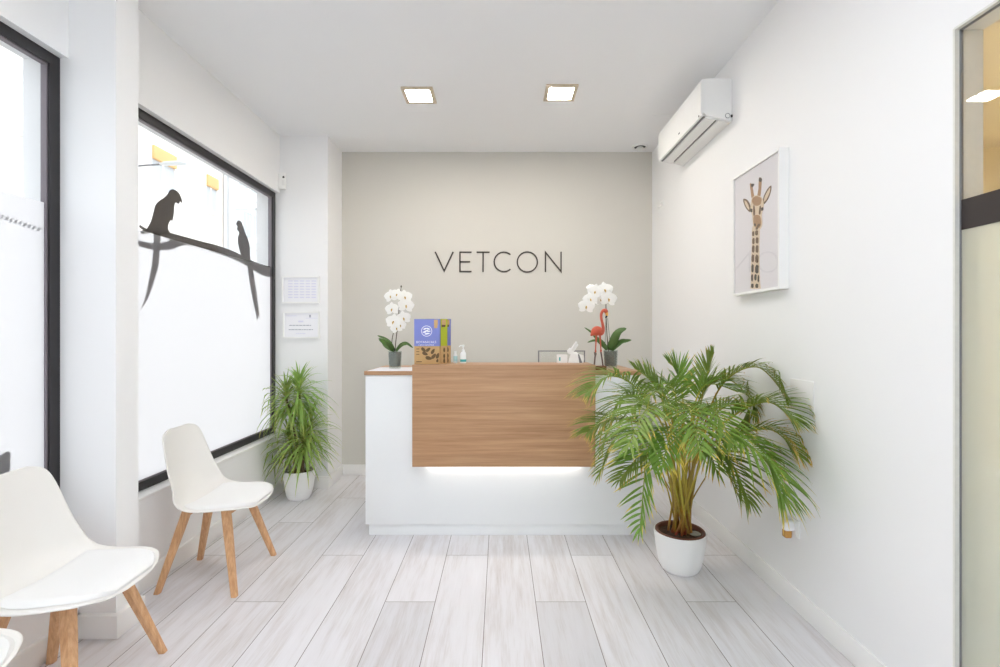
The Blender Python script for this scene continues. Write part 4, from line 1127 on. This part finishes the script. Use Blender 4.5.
for kx, sgn in (((596.4, 335.0), (595.6, 351.4), (594.2, 366.6)), -.008), (((600.0, 335.4), (600.9, 351.0), (603.0, 366.6)), .008):
    (x1, y1), (x2, y2), (x3, y3) = kx
    m = MB(); m.tube([fp2(x1, y1, sgn), fp2(x2, y2 - 1.2, sgn), fp2(x2, y2, sgn), fp2(x2, y2 + 1.6, sgn), fp2(x3, y3 - .6, sgn)], [.95 * px, .62 * px, 1.05 * px, .7 * px, .55 * px], 9, 0)
    lg = m.build('leg', M['coral'], fl)
    m = MB(); m.tube([fp2(x2, y2 + 1.5, sgn), fp2((x2 + x3) / 2, (y2 + y3) / 2, sgn), fp2(x3, y3 - .2, sgn)], [.85 * px, .75 * px, .8 * px], 9)
    m.build('shank', M['leg_grey'], lg)
m = MB(); m.hull([fp2(593.8, 352.4, -.01), fp2(595.8, 357.6, -.01), fp2(595.0, 358.6, -.006), fp2(596.8, 354, -.012), fp2(594.2, 352.6, -.002), fp2(595.6, 358, .0)]); m.build('leaf_accent', M['leg_grey'], fl)

# ------------------------------------------------------------------ street outside
structure(MB().box(-14, -2.2, -14, 30, -.2, -.06), 'street', M['street'], 'pale paved street outside the windows')
structure(MB().box(-6, 8, -14, YF - .16, -.2, -.06), 'street_front', M['street'], 'pavement in front of the shop')
BX = -8.0
b1 = thing('apartment_building', (BX, 6, -.06), 'pale cream building with small orange-blind windows across the street', 'building')
MB().box(BX - 4, BX, -5, 13.95, -.06, 10).build('wall', M['facade'], b1)
def far_window(y0, y1, z0, z1, xx, parent, blind=True):
    m = MB()
    m.box(xx - .02, xx + .05, y0 - .07, y0, z0 - .07, z1 + .07, .005).box(xx - .02, xx + .05, y1, y1 + .07, z0 - .07, z1 + .07, .005)
    m.box(xx - .02, xx + .05, y0, y1, z1, z1 + .07, .005).box(xx - .02, xx + .09, y0 - .1, y1 + .1, z0 - .09, z0, .005)
    f = m.build('window', M['trim_out'], parent)
    g = MB().box(xx - .01, xx + .012, y0, y1, z0, z1)
    g.box(xx + .012, xx + .03, (y0 + y1) / 2 - .025, (y0 + y1) / 2 + .025, z0, z1, 0, 2, 1)
    g.build('pane', [M['far_glass'], M['trim_out']], f)
    if blind:
        bl = MB().box(xx + .012, xx + .10, y0, y1, z1 - .30, z1, .01)
        bl.build('roller_blind', M['blind'], f)
    return f
for y0, y1 in ((8.05, 8.7), (10.97, 11.75), (13.0, 13.5), (5.0, 5.8), (2.0, 2.8)):
    far_window(y0, y1, 4.68, 5.62, BX, b1)
MB().tube([(BX + .06, 13.88, 0), (BX + .06, 13.88, 10)], .05, 10).build('drain_pipe', M['metal'], b1)
BX2 = -7.75
b2 = thing('balcony_building', (BX2, 18, -.06), 'white building with a railed balcony beyond the cream building', 'building')
MB().box(BX2 - 4, BX2, 13.97, 26, -.06, 10.5).build('wall', M['facade_b'], b2)
for y0, y1 in ((14.15, 14.65), (14.85, 15.5), (16.2, 16.9)):
    far_window(y0, y1, 5.55, 5.95, BX2, b2, False)
far_window(14.4, 15.6, 4.12, 5.0, BX2, b2, False)
bal = MB().box(BX2, BX2 + .65, 14.05, 19, 3.95, 4.1, .01).build('balcony', M['trim_out'], b2)
m = MB()
m.box(BX2 + .6, BX2 + .64, 14.05, 19, 4.92, 4.97).box(BX2, BX2 + .64, 14.05, 14.09, 4.92, 4.97)
y = 14.07
while y < 18.9:
    m.box(BX2 + .61, BX2 + .63, y - .01, y + .01, 4.1, 4.93); y += .14
for k in range(5): m.box(BX2 + .05 + k * .13, BX2 + .07 + k * .13, 14.06, 14.08, 4.1, 4.93)
m.build('railing', M['metal'], bal)
MB().box(BX2, BX2 + .06, 13.98, 20, 3.52, 3.62, .005).build('ledge', M['trim_out'], b2)
sl = thing('street_lamp', (BX, 8.9, 4.35), 'thin street lamp arm reaching over the street, seen above the parrot', 'street lamp')
MB().tube([(BX + .012, 8.9, 4.25), (BX + .6, 8.9, 4.36), (BX + 1.75, 8.9, 4.44)], .018, 8).build('arm', M['grey'], sl)
MB().tube([(BX + 1.7, 8.9, 4.44), (BX + 1.8, 8.9, 4.45), (BX + 2.1, 8.9, 4.46), (BX + 2.2, 8.9, 4.45)], [.03, .07, .08, .03], 12, flat=.5).build('lamp_head', M['metal'], sl)
